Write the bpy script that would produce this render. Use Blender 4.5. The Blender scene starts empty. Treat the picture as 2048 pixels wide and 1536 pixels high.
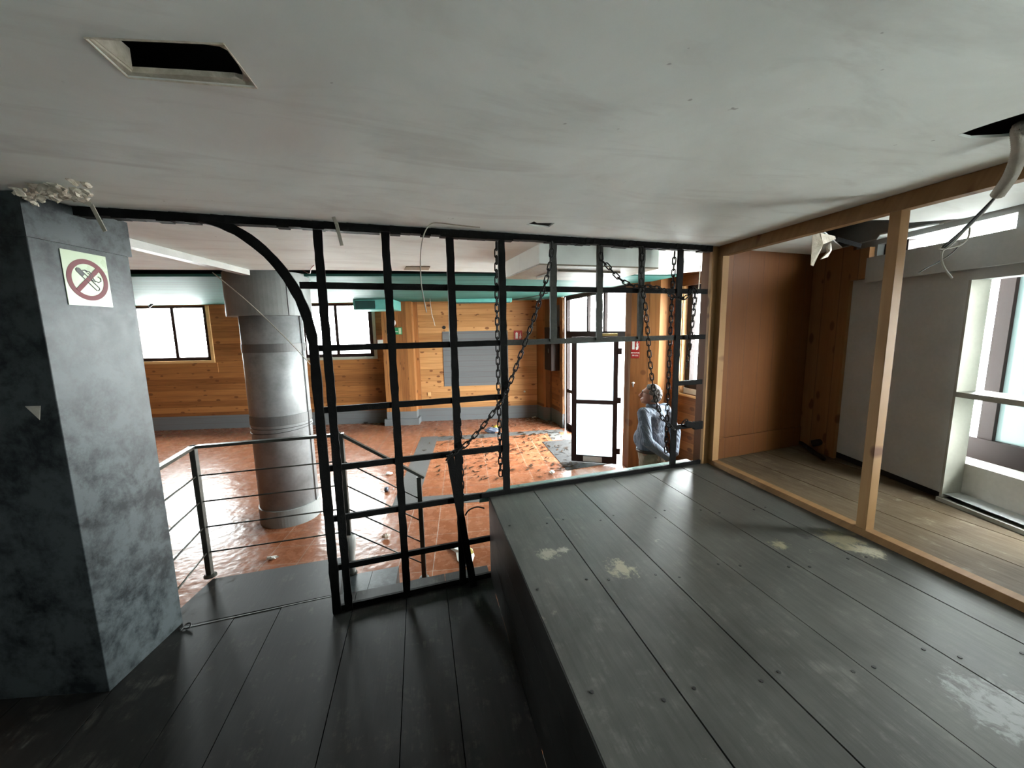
import bpy, bmesh, math, random
from mathutils import Vector, Matrix, noise
from mathutils.geometry import tessellate_polygon, delaunay_2d_cdt

random.seed(7)
SC = bpy.context.scene
COL = SC.collection
V = Vector
R_ = math.radians

# ------------------------------------------------------------------ camera
FPX, W, H = 780.0, 2048, 1536
CZ = 2.31                                   # eye height above the tiled floor
_p, _r = R_(7.94), R_(1.095)
_down = V((math.sin(_r)*math.cos(_p), math.cos(_r)*math.cos(_p), math.sin(_p)))
_fw = V((-.12462, -.12721, .98401)); _fw = (_fw - _down*_fw.dot(_down)).normalized()
_rt = _fw.cross(-_down)
ROWS = (_rt, _fw, -_down)                   # world axes written in (right, down, forward) of the camera
right = V((r[0] for r in ROWS)); dn = V((r[1] for r in ROWS)); fwd = V((r[2] for r in ROWS))
cd = bpy.data.cameras.new('camera'); cam = bpy.data.objects.new('camera', cd); COL.objects.link(cam)
cd.sensor_width = 36; cd.lens = FPX/W*36; cd.clip_start = .02; cd.clip_end = 200
m = Matrix((right, -dn, -fwd)).transposed().to_4x4(); m.translation = V((0, 0, CZ))
cam.matrix_world = m
SC.camera = cam

# ------------------------------------------------------------------ daylight, exposure
wd = bpy.data.worlds.new('overcast_sky'); SC.world = wd; wd.use_nodes = True
bg = wd.node_tree.nodes['Background']; bg.inputs[0].default_value = (.95, 1.0, 1.0, 1); bg.inputs[1].default_value = 7.5
SC.view_settings.view_transform = 'Standard'; SC.view_settings.look = 'None'
SC.view_settings.exposure = 3.55; SC.view_settings.gamma = 1; SC.view_settings.use_curve_mapping = False
SC.cycles.max_bounces = 14; SC.cycles.diffuse_bounces = 8; SC.cycles.glossy_bounces = 5
SC.cycles.transparent_max_bounces = 16; SC.cycles.caustics_reflective = False; SC.cycles.caustics_refractive = False
SC.cycles.sample_clamp_indirect = 8

def portal(c, nrm, sx, sy):                 # sampling aid for the daylight of one opening
    l = bpy.data.lights.new('window_portal', 'AREA'); l.shape = 'RECTANGLE'; l.size = sx; l.size_y = sy
    l.cycles.is_portal = True
    o = bpy.data.objects.new('window_portal', l); COL.objects.link(o)
    n = V(nrm).normalized(); z = V((0, 0, 1)); x = z.cross(-n).normalized(); y = (-n).cross(x)
    mm = Matrix((x, y, -n)).transposed().to_4x4(); mm.translation = V(c); o.matrix_world = mm

# ------------------------------------------------------------------ survey helpers (lines of sight met with real planes)
def ray(px, py):
    c = V((px-W/2, py-H/2, FPX))/FPX
    return V((r.dot(c) for r in ROWS))
def F(px, py, z):                           # on a level plane
    d = ray(px, py); return d*((z-CZ)/d.z) + V((0, 0, CZ))
def P(px, py, p0, p1):                      # on an upright plane through plan points p0, p1 -> (distance from p0, height)
    d = ray(px, py); t = V((p1[0]-p0[0], p1[1]-p0[1], 0)).normalized(); n = V((-t.y, t.x, 0))
    q = d*(n.dot(V((p0[0], p0[1], 0)))/n.dot(d))
    return (q-V((p0[0], p0[1], 0))).dot(t), q.z+CZ

# ------------------------------------------------------------------ mesh builder
class MB:
    def __init__(s): s.v = []; s.f = []
    def add(s, vs, fs):
        b = len(s.v); s.v += [V(x) for x in vs]; s.f += [[b+i for i in f] for f in fs]; return s
    def hexa(s, lo, hi):                    # two rings of four points
        return s.add(list(lo)+list(hi), [(3, 2, 1, 0), (4, 5, 6, 7), (0, 1, 5, 4), (1, 2, 6, 5), (2, 3, 7, 6), (3, 0, 4, 7)])
    def box(s, a, b):
        (x0, y0, z0), (x1, y1, z1) = a, b
        return s.hexa([(x0, y0, z0), (x1, y0, z0), (x1, y1, z0), (x0, y1, z0)], [(x0, y0, z1), (x1, y0, z1), (x1, y1, z1), (x0, y1, z1)])
    def bar(s, p0, p1, w, t, up=(0, 0, 1), n=1, jit=0.0):
        p0, p1 = V(p0), V(p1); d = (p1-p0).normalized(); a = d.cross(V(up)).normalized(); b = a.cross(d).normalized()
        rings = []
        for i in range(n+1):
            c = p0.lerp(p1, i/n); j1 = 1+random.uniform(-.2, 1)*jit; j2 = 1+random.uniform(-.2, .5)*jit
            rings.append([c+a*w/2*j1+b*t/2, c-a*w/2*j2+b*t/2, c-a*w/2*j2-b*t/2, c+a*w/2*j1-b*t/2])
        return s.loft(rings)
    def loft(s, rings, cap=True, closed=False):
        k = len(rings[0]); b = len(s.v)
        for r in rings: s.v += [V(x) for x in r]
        nr = len(rings)
        for i in range(nr if closed else nr-1):
            i2 = (i+1) % nr
            for j in range(k):
                s.f.append([b+i*k+j, b+i*k+(j+1) % k, b+i2*k+(j+1) % k, b+i2*k+j])
        if cap and not closed:
            s.f.append([b+j for j in reversed(range(k))]); s.f.append([b+(nr-1)*k+j for j in range(k)])
        return s
    def tube(s, pts, r, seg=8, closed=False, cap=True):
        pts = [V(p) for p in pts]; n = len(pts); rings = []
        rr = r if isinstance(r, (list, tuple)) else [r]*n
        prev = None
        for i, p in enumerate(pts):
            if closed: d = pts[(i+1) % n]-pts[i-1]
            else: d = pts[min(i+1, n-1)]-pts[max(i-1, 0)]
            d.normalize()
            if prev is None: a = d.orthogonal().normalized()
            else: a = (prev-d*prev.dot(d)).normalized()
            prev = a; b = d.cross(a)
            rings.append([p+(a*math.cos(q)+b*math.sin(q))*rr[i] for q in [2*math.pi*k/seg for k in range(seg)]])
        return s.loft(rings, cap, closed)
    def ball(s, c, r, sc=(1, 1, 1), seg=14, rg=9, M=None):
        c = V(c); b = len(s.v); vs = []
        for i in range(rg+1):
            th = math.pi*i/rg
            for j in range(seg):
                ph = 2*math.pi*j/seg
                q = V((math.sin(th)*math.cos(ph)*sc[0], math.sin(th)*math.sin(ph)*sc[1], math.cos(th)*sc[2]))*r
                if M: q = M @ q
                vs.append(c+q)
        fs = [(i*seg+j, (i+1)*seg+j, (i+1)*seg+(j+1) % seg, i*seg+(j+1) % seg) for i in range(rg) for j in range(seg)]
        return s.add(vs, fs)
    def lathe(s, c, prof, seg=48):
        c = V(c); rings = [[c+V((r*math.cos(a), r*math.sin(a), z)) for a in [2*math.pi*k/seg for k in range(seg)]] for r, z in prof]
        return s.loft(rings)
    def prism(s, poly, off):                # any planar outline pushed by a vector
        poly = [V(p) for p in poly]; off = V(off); n = len(poly); b = len(s.v)
        s.v += poly+[p+off for p in poly]
        for t in tessellate_polygon([poly]):
            s.f.append([b+i for i in t]); s.f.append([b+n+i for i in reversed(t)])
        for i in range(n): s.f.append([b+i, b+(i+1) % n, b+n+(i+1) % n, b+n+i])
        return s
    def sheet(s, outer, holes, off):        # outline with holes pushed by a vector
        loops = [[V(p) for p in l] for l in [outer]+list(holes)]; off = V(off); o = loops[0][0]
        nn = V((0, 0, 0))
        for p, q in zip(loops[0], loops[0][1:]+loops[0][:1]): nn += (p-o).cross(q-o)
        nn.normalize(); ax = nn.orthogonal().normalized(); ay = nn.cross(ax)
        flat = [p for l in loops for p in l]; ed = []; k = 0
        for l in loops: ed += [(k+i, k+(i+1) % len(l)) for i in range(len(l))]; k += len(l)
        vs, _, fs, orig, _, _ = delaunay_2d_cdt([V(((p-o).dot(ax), (p-o).dot(ay))) for p in flat], ed, [], 0, 1e-6)
        b = len(s.v); n = len(vs); top = [o+ax*q.x+ay*q.y for q in vs]; s.v += top+[p+off for p in top]
        back = {}
        for i, l in enumerate(orig):
            for j in l: back[j] = i
        def inside(c, l):
            q = [((p-o).dot(ax), (p-o).dot(ay)) for p in l]; r = False
            for (x0, y0), (x1, y1) in zip(q, q[1:]+q[:1]):
                if (y0 > c.y) != (y1 > c.y) and c.x < (x1-x0)*(c.y-y0)/(y1-y0)+x0: r = not r
            return r
        for t in fs:
            c = sum((vs[i] for i in t), V((0, 0)))/len(t)
            if inside(c, loops[0]) and not any(inside(c, l) for l in loops[1:]): s.f.append([b+i for i in t]); s.f.append([b+n+i for i in reversed(t)])
        for a, c in ed: a, c = back[a], back[c]; s.f.append([b+a, b+c, b+n+c, b+n+a])
        return s
    def build(s, name, mat, parent=None, smooth=False, bevel=0, fix=True):
        me = bpy.data.meshes.new(name); org = V((0, 0, 0))
        me.from_pydata([tuple(v) for v in s.v], [], s.f); me.update()
        if fix:
            bm = bmesh.new(); bm.from_mesh(me); bmesh.ops.recalc_face_normals(bm, faces=bm.faces); bm.to_mesh(me); bm.free()
        if smooth: me.polygons.foreach_set('use_smooth', [True]*len(me.polygons))
        o = bpy.data.objects.new(name, me); COL.objects.link(o)
        if mat: me.materials.append(mat)
        if bevel:
            b = o.modifiers.new('bevel', 'BEVEL'); b.width = bevel; b.segments = 2; b.limit_method = 'ANGLE'
        if parent: adopt(o, parent)
        return o

def adopt(o, parent):
    o.parent = parent; pm = Matrix.Identity(4); q = parent
    while q: pm = q.matrix_basis @ pm; q = q.parent
    o.matrix_parent_inverse = pm.inverted()
def tag(o, label, cat, group=None, kind=None):
    o['label'] = label; o['category'] = cat
    if group: o['group'] = group
    if kind: o['kind'] = kind
    return o
def thing(name, label, cat, loc, group=None, kind=None):
    o = bpy.data.objects.new(name, None); o.empty_display_size = .1; o.location = V(loc); COL.objects.link(o)
    return tag(o, label, cat, group, kind)
def frozen(o):                              # apply modifiers without operators
    dg = bpy.context.evaluated_depsgraph_get(); me = bpy.data.meshes.new_from_object(o.evaluated_get(dg)); o.modifiers.clear(); o.data = me; return o
def spline(pts, n=8):
    pts = [V(p) for p in pts]; q = [pts[0]*2-pts[1]]+pts+[pts[-1]*2-pts[-2]]; out = []
    for i in range(1, len(q)-2):
        a, b, c, d = q[i-1:i+3]
        for k in range(n):
            t = k/n; out.append(.5*((2*b)+(c-a)*t+(2*a-5*b+4*c-d)*t*t+(3*b-a-3*c+d)*t**3))
    return out+[pts[-1]]

# ------------------------------------------------------------------ materials
class N:
    def __init__(s, name):
        s.m = bpy.data.materials.new(name); s.m.use_nodes = True; s.t = s.m.node_tree; s.b = s.t.nodes['Principled BSDF']
        s.co = s.t.nodes.new('ShaderNodeTexCoord').outputs['Object']
    def n(s, typ, ins=None, **kw):
        nd = s.t.nodes.new(typ)
        for k, v in kw.items(): setattr(nd, k, v)
        for k, v in (ins or {}).items():
            if hasattr(v, 'is_linked') or isinstance(v, bpy.types.NodeSocket): s.t.links.new(v, nd.inputs[k])
            else: nd.inputs[k].default_value = v
        return nd
    def link(s, a, b): s.t.links.new(a, b)
    def math(s, op, a, b=0.0, clamp=False):
        nd = s.n('ShaderNodeMath', {0: a, 1: b}, operation=op); nd.use_clamp = clamp; return nd.outputs[0]
    def dot(s, vec, ax): return s.n('ShaderNodeVectorMath', {0: vec, 1: ax}, operation='DOT_PRODUCT').outputs['Value']
    def xyz(s, x, y, z=0.0): return s.n('ShaderNodeCombineXYZ', {0: x, 1: y, 2: z}).outputs[0]
    def noise(s, vec, scale, detail=4, rough=.55, dist=0.0): return s.n('ShaderNodeTexNoise', {'Vector': vec, 'Scale': scale, 'Detail': detail, 'Roughness': rough, 'Distortion': dist}).outputs['Fac']
    def ramp(s, fac, stops):
        nd = s.n('ShaderNodeValToRGB', {0: fac}); cr = nd.color_ramp
        while len(cr.elements) > len(stops): cr.elements.remove(cr.elements[-1])
        while len(cr.elements) < len(stops): cr.elements.new(.5)
        for e, (p, c) in zip(cr.elements, stops):
            e.position = p; e.color = (*c, 1) if len(c) == 3 else c
        return nd.outputs[0]
    def step(s, fac, a, b): return s.n('ShaderNodeMapRange', {0: fac, 1: a, 2: b, 3: 0.0, 4: 1.0}).outputs[0]
    def mix(s, fac, a, b, typ='MIX'):
        nd = s.n('ShaderNodeMix', data_type='RGBA', blend_type=typ)
        for k, v in ((0, fac), (6, a), (7, b)):
            if isinstance(v, bpy.types.NodeSocket): s.link(v, nd.inputs[k])
            else: nd.inputs[k].default_value = (*v, 1) if isinstance(v, tuple) and len(v) == 3 else v
        return nd.outputs[2]
    def out(s, col=None, rough=None, metal=None, bump=None, bstr=.3, bdist=.01, spec=None):
        def put(name, v):
            if v is None: return
            if isinstance(v, bpy.types.NodeSocket): s.link(v, s.b.inputs[name])
            else: s.b.inputs[name].default_value = (*v, 1) if isinstance(v, tuple) else v
        put('Base Color', col); put('Roughness', rough); put('Metallic', metal); put('Specular IOR Level', spec)
        if bump is not None:
            nd = s.n('ShaderNodeBump', {'Height': bump, 'Strength': bstr, 'Distance': bdist}); s.link(nd.outputs[0], s.b.inputs['Normal'])
        return s.m

def mottled(name, c0, c1, scale=6, rough=.5, metal=0.0, bstr=.1, grain=40, rvar=.15, spec=.5):
    k = N(name); a = k.noise(k.co, scale, 5, .6); g = k.noise(k.co, grain, 3)
    f = k.math('ADD', k.math('MULTIPLY', a, .75), k.math('MULTIPLY', g, .25))
    col = k.mix(k.step(f, .3, .7), c0, c1); ro = k.math('ADD', k.math('MULTIPLY', a, rvar*2), rough-rvar)
    return k.out(col, ro, metal, g, bstr, .004, spec)

def pine(name, along, across, board=.14, light=(.30, .130, .042), dark=(.125, .045, .013), knots=1.0, rough=.55, grey=0):
    k = N(name); al = k.dot(k.co, along); ac = k.dot(k.co, across)
    if board: idx = k.math('FLOOR', k.math('DIVIDE', ac, board)); fr = k.math('FRACT', k.math('DIVIDE', ac, board))
    else: idx = k.math('MULTIPLY', ac, 0.0)
    rnd = k.n('ShaderNodeTexWhiteNoise', {'W': k.math('ADD', idx, .37)}, noise_dimensions='1D').outputs['Value']
    off = k.math('MULTIPLY', rnd, 7.0)
    gv = k.xyz(k.math('MULTIPLY', k.math('ADD', al, off), 1.3), k.math('MULTIPLY', ac, 26.0), idx)
    g = k.noise(gv, 1.0, 5, .6, .6)
    patch = k.noise(k.xyz(k.math('MULTIPLY', k.math('ADD', al, off), .9), k.math('MULTIPLY', ac, 5.0), idx), 1.2, 3)
    f = k.math('ADD', k.math('MULTIPLY', g, .6), k.math('ADD', k.math('MULTIPLY', rnd, .42), k.math('MULTIPLY', patch, .3)))
    col = k.mix(k.step(f, .42, .92), light, dark)
    kv = k.xyz(k.math('MULTIPLY', k.math('ADD', al, off), 4.6), k.math('MULTIPLY', ac, 8.0), k.math('MULTIPLY', idx, 3.1))
    vo = k.n('ShaderNodeTexVoronoi', {'Vector': kv, 'Scale': 1.0, 'Randomness': 1.0}, voronoi_dimensions='3D')
    sz = k.math('MULTIPLY', k.n('ShaderNodeSeparateColor', {0: vo.outputs['Color']}).outputs[0], .25*knots)
    kn = k.math('SUBTRACT', 1.0, k.step(k.math('SUBTRACT', vo.outputs['Distance'], sz), -.02, .07))
    col = k.mix(k.math('MULTIPLY', kn, .85), col, (.10, .035, .012))
    bump = k.math('MULTIPLY', g, .3)
    if board:
        e = k.math('MINIMUM', fr, k.math('SUBTRACT', 1.0, fr)); ln = k.step(e, .012, .035)
        col = k.mix(ln, k.mix(.55, col, (.07, .03, .012)), col); bump = k.math('ADD', bump, k.math('MULTIPLY', ln, .8))
    return k.out(col, rough, 0.0, bump, .25, .006, .25)

def planked(name, along, c0, c1, scuff, rough=.42, amt=.5, blot=0.0, spots=(), spec=.25):
    k = N(name); ax = V(along).normalized(); pr = V((ax.y, -ax.x, 0)); al = k.dot(k.co, ax); ac = k.dot(k.co, pr)
    st = k.noise(k.xyz(k.math('MULTIPLY', al, 5.0), k.math('MULTIPLY', ac, 46.0), k.dot(k.co, (0, 0, 9))), 1.0, 6, .65)
    big = k.noise(k.co, 2.3, 5, .62, .4); mid = k.noise(k.co, 9.0, 5, .7)
    col = k.mix(k.step(k.math('ADD', k.math('MULTIPLY', big, .6), k.math('MULTIPLY', st, .4)), .35, .68), c0, c1)
    sc = k.math('MULTIPLY', k.step(mid, .53, .70), k.step(st, .42, .62))
    col = k.mix(k.math('MULTIPLY', sc, amt), col, scuff)
    if blot:
        bl = k.math('MULTIPLY', k.step(k.noise(k.co, 3.1, 6, .75, 1.2), .645, .69), blot); col = k.mix(bl, col, (.24, .22, .17))
    for sx, sy, sr, sc_ in spots:             # worn patches of bare or chalky paint
        d = k.n('ShaderNodeVectorMath', {0: k.co, 1: (sx, sy, 1.056)}, operation='DISTANCE').outputs['Value']
        e = k.math('ADD', k.math('DIVIDE', d, sr), k.math('MULTIPLY', k.math('SUBTRACT', k.noise(k.co, 17, 5, .75, .6), .5), 3.2))
        e = k.math('ADD', e, k.math('MULTIPLY', k.math('SUBTRACT', st, .5), 1.6))
        col = k.mix(k.math('MULTIPLY', k.math('SUBTRACT', 1.0, k.step(e, .35, .9)), .8), col, sc_)
    ro = k.math('ADD', rough-.12, k.math('MULTIPLY', k.math('ADD', big, k.math('MULTIPLY', sc, .8)), .26))
    return k.out(col, ro, 0.0, k.math('ADD', st, k.math('MULTIPLY', mid, .6)), .16, .004, spec)

def paint(name, c, rough=.5, metal=0.0, spec=.5):
    return mottled(name, tuple(x*.86 for x in c), tuple(min(1, x*1.1) for x in c), 8, rough, metal, .05, 60, .06, spec)

U = V((math.cos(R_(11.4)), math.sin(R_(11.4)), 0)); VV = V((-U.y, U.x, 0))      # along the iron grille, and away from the viewer
PD = V((-.109, 1, 0)).normalized()                                                # run of the floor boards
M = {}
M['ceiling'] = None
def mk_ceiling():
    k = N('stained_white_ceiling'); a = k.noise(k.co, 1.1, 5, .6, .5); sm = k.noise(k.xyz(k.dot(k.co, tuple(U*1.2)), k.dot(k.co, tuple(VV*5)), 0.0), 1.0, 5, .6, .8)
    col = k.mix(k.step(a, .38, .66), (.83, .88, .845), (.70, .735, .70))
    col = k.mix(k.math('MULTIPLY', k.step(sm, .52, .76), .48), col, (.44, .42, .39))
    pk = k.noise(k.co, .7, 3); col = k.mix(k.math('MULTIPLY', k.step(pk, .56, .72), .4), col, (.64, .53, .48))
    sp = k.noise(k.co, 23, 2); col = k.mix(k.math('MULTIPLY', k.step(sp, .76, .8), .5), col, (.16, .15, .14))
    return k.out(col, .75, 0.0, k.noise(k.co, 55, 3), .08, .004)
M['ceiling'] = mk_ceiling()
def mk_teal():
    k = N('teal_boarded_ceiling'); al = k.dot(k.co, (1, .05, 0)); ac = k.dot(k.co, (-.05, 1, 0))
    st = k.noise(k.xyz(k.math('MULTIPLY', al, .8), k.math('MULTIPLY', ac, 9.0), 0.0), 1.0, 4)
    fr = k.math('FRACT', k.math('DIVIDE', ac, .42)); ln = k.step(k.math('MINIMUM', fr, k.math('SUBTRACT', 1.0, fr)), .008, .03)
    col = k.mix(k.step(st, .35, .7), (.045, .165, .145), (.025, .10, .087)); col = k.mix(ln, (.04, .13, .12), col)
    return k.out(col, .6, 0.0, k.math('ADD', st, ln), .6, .012, .12)
M['teal'] = mk_teal()
def mk_tile():
    k = N('terracotta_floor_tile'); mp = k.n('ShaderNodeMapping', {'Vector': k.co, 'Location': (.37, -.13, 0)}).outputs[0]
    br = k.n('ShaderNodeTexBrick', {'Vector': mp, 'Color1': (.0, .0, .0, 1), 'Color2': (1, 1, 1, 1), 'Mortar': (.5, .5, .5, 1), 'Scale': 1.0, 'Mortar Size': .0034, 'Mortar Smooth': .1, 'Brick Width': .345, 'Row Height': .345})
    br.offset = 0; br.squash = 1
    a = k.noise(k.co, 7, 5, .65); b = k.noise(k.co, 28, 4); a2 = k.noise(k.co, 6, 2, .4)
    f = k.math('ADD', k.math('MULTIPLY', a, .6), k.math('ADD', k.math('MULTIPLY', b, .25), k.math('MULTIPLY', k.dot(br.outputs['Color'], (.33, .33, .33)), .18)))
    col = k.mix(k.step(f, .35, .75), (.165, .056, .025), (.245, .10, .052)); col = k.mix(br.outputs['Fac'], col, (.26, .20, .16))
    h = k.math('SUBTRACT', k.math('MULTIPLY', a2, 1.4), k.math('MULTIPLY', br.outputs['Fac'], .8))
    ro = k.math('ADD', .17, k.math('MULTIPLY', a, .2))
    return k.out(col, ro, 0.0, k.math('ADD', h, k.math('MULTIPLY', k.noise(k.co, 13, 2, .4), .9)), .24, .018, .12)
M['tile'] = mk_tile()
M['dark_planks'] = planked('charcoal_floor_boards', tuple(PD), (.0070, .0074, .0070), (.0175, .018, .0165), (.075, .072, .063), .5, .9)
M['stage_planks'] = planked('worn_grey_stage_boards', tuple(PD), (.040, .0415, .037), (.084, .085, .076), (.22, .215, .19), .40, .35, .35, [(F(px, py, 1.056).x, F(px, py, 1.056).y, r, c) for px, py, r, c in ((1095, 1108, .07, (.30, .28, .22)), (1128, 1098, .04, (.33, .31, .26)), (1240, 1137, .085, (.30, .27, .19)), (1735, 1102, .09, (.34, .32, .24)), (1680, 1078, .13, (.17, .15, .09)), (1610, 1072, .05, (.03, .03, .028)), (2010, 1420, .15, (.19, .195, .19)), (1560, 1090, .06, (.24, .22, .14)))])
M['alcove_planks'] = planked('bare_dusty_boards', tuple(PD), (.060, .041, .022), (.150, .118, .078), (.27, .235, .175), .6, .7, .5, (), .12)
M['pavement'] = mottled('street_pavement', (.32, .32, .31), (.42, .42, .41), 2, .85)
M['pit'] = paint('dark_gap', (.01, .01, .01), .9)  # black colour standing in for the shade of voids and gaps
M['pine_x'] = pine('pine_boards_level', (1, 0, 0), (0, 0, 1))
M['pine_pale_lit'] = pine('pale_lit_pine_boards', (1, 0, 0), (0, 0, 1), .15, (.46, .245, .098), (.25, .115, .04))  # paler, yellower pine; its lightness also carries the daylight from the entrance
M['pine_y'] = pine('pine_boards_level_side', (0, 1, 0), (0, 0, 1), .145)
M['pine_up'] = pine('pine_boards_upright', (0, 0, 1), (.96, .28, 0), .16)
M['pine_upy'] = pine('pine_boards_upright_side', (0, 0, 1), (.0, 1, 0), .19, (.28, .145, .06), (.19, .088, .032))
M['pine_panel'] = pine('varnished_panel', (0, 0, 1), tuple(U), .19, (.125, .046, .011), (.09, .031, .007), .25)
M['pine_trim'] = pine('pine_trim', (1, 0, 0), (0, 0, 1), 0, (.62, .42, .22), (.5, .3, .13), .5)
M['timber_x'] = pine('raw_timber', tuple(PD), tuple(VV+V((0, 0, .5))), 0, (.30, .175, .075), (.19, .10, .038), .8, .6)
M['timber_z'] = pine('raw_timber_upright', (0, 0, 1), tuple(VV), 0, (.36, .22, .098), (.24, .13, .05), .8, .6)
M['grey_paint'] = mottled('grey_wainscot_paint', (.085, .092, .096), (.115, .122, .125), 3, .5)
M['grey_boards'] = pine('grey_painted_boards', (1, 0, 0), (0, 0, 1), .14, (.125, .132, .138), (.10, .107, .112), 0.0, .5)
M['grey_plaster'] = mottled('grey_plaster', (.38, .395, .39), (.45, .465, .455), 5, .8)
M['white_plaster'] = mottled('grubby_white_plaster', (.58, .57, .53), (.70, .69, .65), 5, .7)
M['reveal'] = mottled('scuffed_cream_reveal', (.25, .25, .21), (.33, .325, .28), 3, .6)
M['brown_metal'] = paint('dark_brown_aluminium', (.014, .0065, .0055), .55, 0.0, .2)
M['iron'] = mottled('black_wrought_iron', (.0022, .0024, .0024), (.0065, .0065, .006), 30, .65, .0, .5, 90, .15, .09)
M['iron_lit'] = mottled('lit_grey_iron', (.022, .024, .020), (.045, .046, .039), 20, .6, 0, .3, 80, .15, .15)  # lighter copy of the iron, daylight on the upper middle bars put in colour
M['chain'] = mottled('black_chain_steel', (.004, .0035, .003), (.012, .010, .009), 40, .6, 0, .2, 40, .15, .15)
M['rail'] = mottled('dark_green_steel', (.018, .022, .019), (.05, .048, .038), 18, .4, .4, .2)
def mk_pillar():
    k = N('slate_painted_pillar'); a = k.noise(k.co, 5, 6, .7, .3); b = k.noise(k.co, 19, 5, .7)
    col = k.mix(k.step(k.math('ADD', k.math('MULTIPLY', a, .65), k.math('MULTIPLY', b, .35)), .40, .56), (.009, .0118, .013), (.048, .057, .059))
    col = k.mix(k.math('MULTIPLY', k.step(b, .66, .74), .6), col, (.03, .034, .036))
    return k.out(col, k.math('ADD', .22, k.math('MULTIPLY', b, .3)), 0.0, b, .1, .005, .24)
M['pillar'] = mk_pillar()
M['steel'] = mottled('galvanised_sheet', (.17, .175, .175), (.31, .32, .325), 5, .5, .25, .12, 30, .1)
M['band'] = paint('grey_band_paint', (.10, .10, .098), .55)
M['collar'] = paint('grey_collar_paint', (.20, .21, .205), .45)
M['white_plastic'] = paint('white_plastic', (.40, .395, .37), .4)
M['cable_white'] = paint('white_cable', (.36, .34, .28), .5)
M['cable_black'] = paint('black_cable', (.02, .02, .02), .5)
M['conduit'] = mottled('dusty_grey_conduit', (.34, .32, .27), (.46, .43, .37), 14, .7, 0, .5, 120)
M['red'] = paint('red_sign', (.26, .014, .012), .4)
M['green'] = paint('green_sign', (.015, .17, .07), .4)
M['sign_white'] = paint('sign_white', (.50, .50, .47), .45)
M['phos'] = mottled('pale_green_sticker', (.34, .41, .27), (.39, .45, .31), 4, .3)
M['black'] = paint('black_print', (.012, .012, .012), .5)
M['prohib'] = paint('crimson_print', (.11, .003, .009), .6)
M['zinc'] = mottled('zinc_bracket', (.085, .085, .083), (.13, .13, .127), 20, .5, .2)
M['plaster_bits'] = mottled('broken_plaster', (.42, .37, .28), (.72, .67, .58), 24, .9, 0, .8, 60)
M['pebble'] = mottled('grey_pebble_inlay', (.032, .0315, .030), (.105, .102, .098), 90, .6, 0, .6, 140, .15, .1)
M['mat_fibre'] = mottled('grey_door_mat', (.018, .018, .0185), (.045, .0445, .0435), 60, .9, 0, .8, 160, .15, .05)
M['stained'] = mottled('stained_board', (.11, .08, .045), (.33, .29, .22), 3.2, .5, 0, .1)
M['leaf'] = mottled('dry_leaf', (.010, .006, .004), (.035, .02, .010), 9, .9, 0, .1, 40, .1, .03)
M['paper'] = mottled('crumpled_paper', (.68, .72, .68), (.85, .88, .84), 12, .7)
M['yellow'] = paint('yellow_wrapper', (.40, .30, .02), .5)
M['blue_grey'] = paint('blue_grey_plastic', (.045, .055, .08), .45)
M['teal_dark'] = paint('dark_teal_face', (.012, .055, .05), .5)
M['teal_fitting'] = paint('teal_painted_fitting', (.12, .40, .36), .4)
M['ledge'] = mottled('pale_green_ledge', (.09, .15, .13), (.14, .21, .185), 6, .3)
M['cabinet'] = mottled('dark_brown_cabinet', (.012, .008, .007), (.026, .018, .015), 5, .6, 0, .1, 40, .15, .15)
M['brass'] = paint('brass_lock', (.55, .40, .14), .35, .9)
def mk_glass(name, tint, gl, fro=False):
    k = N(name); t = k.t; t.nodes.remove(k.b)
    tr = k.n('ShaderNodeBsdfTransparent', {0: (*tint, 1)}); g = k.n('ShaderNodeBsdfGlossy', {0: (1, 1, 1, 1), 1: .03})
    if fro: tr = k.n('ShaderNodeMixShader', {0: .75, 1: tr.outputs[0], 2: k.n('ShaderNodeBsdfTranslucent', {0: (*tint, 1)}).outputs[0]})
    mx = k.n('ShaderNodeMixShader', {0: gl, 1: tr.outputs[0], 2: g.outputs[0]})
    k.link(mx.outputs[0], t.nodes['Material Output'].inputs[0]); return k.m
M['glass'] = mk_glass('window_glass', (.97, .985, .985), .05)
M['frosted'] = mk_glass('frosted_glass', (.50, .58, .60), .04, True)
M['dimmed'] = mk_glass('dimmed_frosted_glass', (.125, .145, .142), .03, True)  # frosted pane with its tint darkened to cut the alcove daylight
M['skin'] = mottled('skin', (.33, .16, .11), (.42, .22, .155), 20, .5)
def mk_shirt():
    k = N('blue_striped_shirt'); w = k.n('ShaderNodeTexWave', {'Vector': k.co, 'Scale': 26.0, 'Distortion': .4}, bands_direction='X').outputs['Fac']
    f = k.noise(k.xyz(k.dot(k.co, (6, 2, 3)), k.dot(k.co, (2, 6, -4)), 0.0), 1.6, 4, .55, 1.0)
    return k.out(k.mix(k.step(w, .3, .7), (.095, .125, .17), (.15, .185, .24)), .85, 0.0, f, .9, .05)
M['shirt'] = mk_shirt()
def cloth(nm, a, b):
    k = N(nm); f = k.noise(k.xyz(k.dot(k.co, (6, 2, 2)), k.dot(k.co, (2, 5, -3)), 0.0), 1.5, 4, .55, 1.0); return k.out(k.mix(f, a, b), .85, 0.0, f, .8, .04)
M['trousers'] = cloth('beige_cotton', (.19, .155, .11), (.25, .21, .15))
M['hair'] = mottled('grey_hair', (.035, .033, .03), (.12, .11, .10), 45, .6, 0, .9, 130)
M['leather'] = paint('dark_leather', (.02, .015, .012), .4)

PL, CE, LN = 1.056, 2.981, .385             # stage, ceiling and landing heights
def st(o, label, cat): return tag(o, label, cat, None, 'structure')

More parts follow.
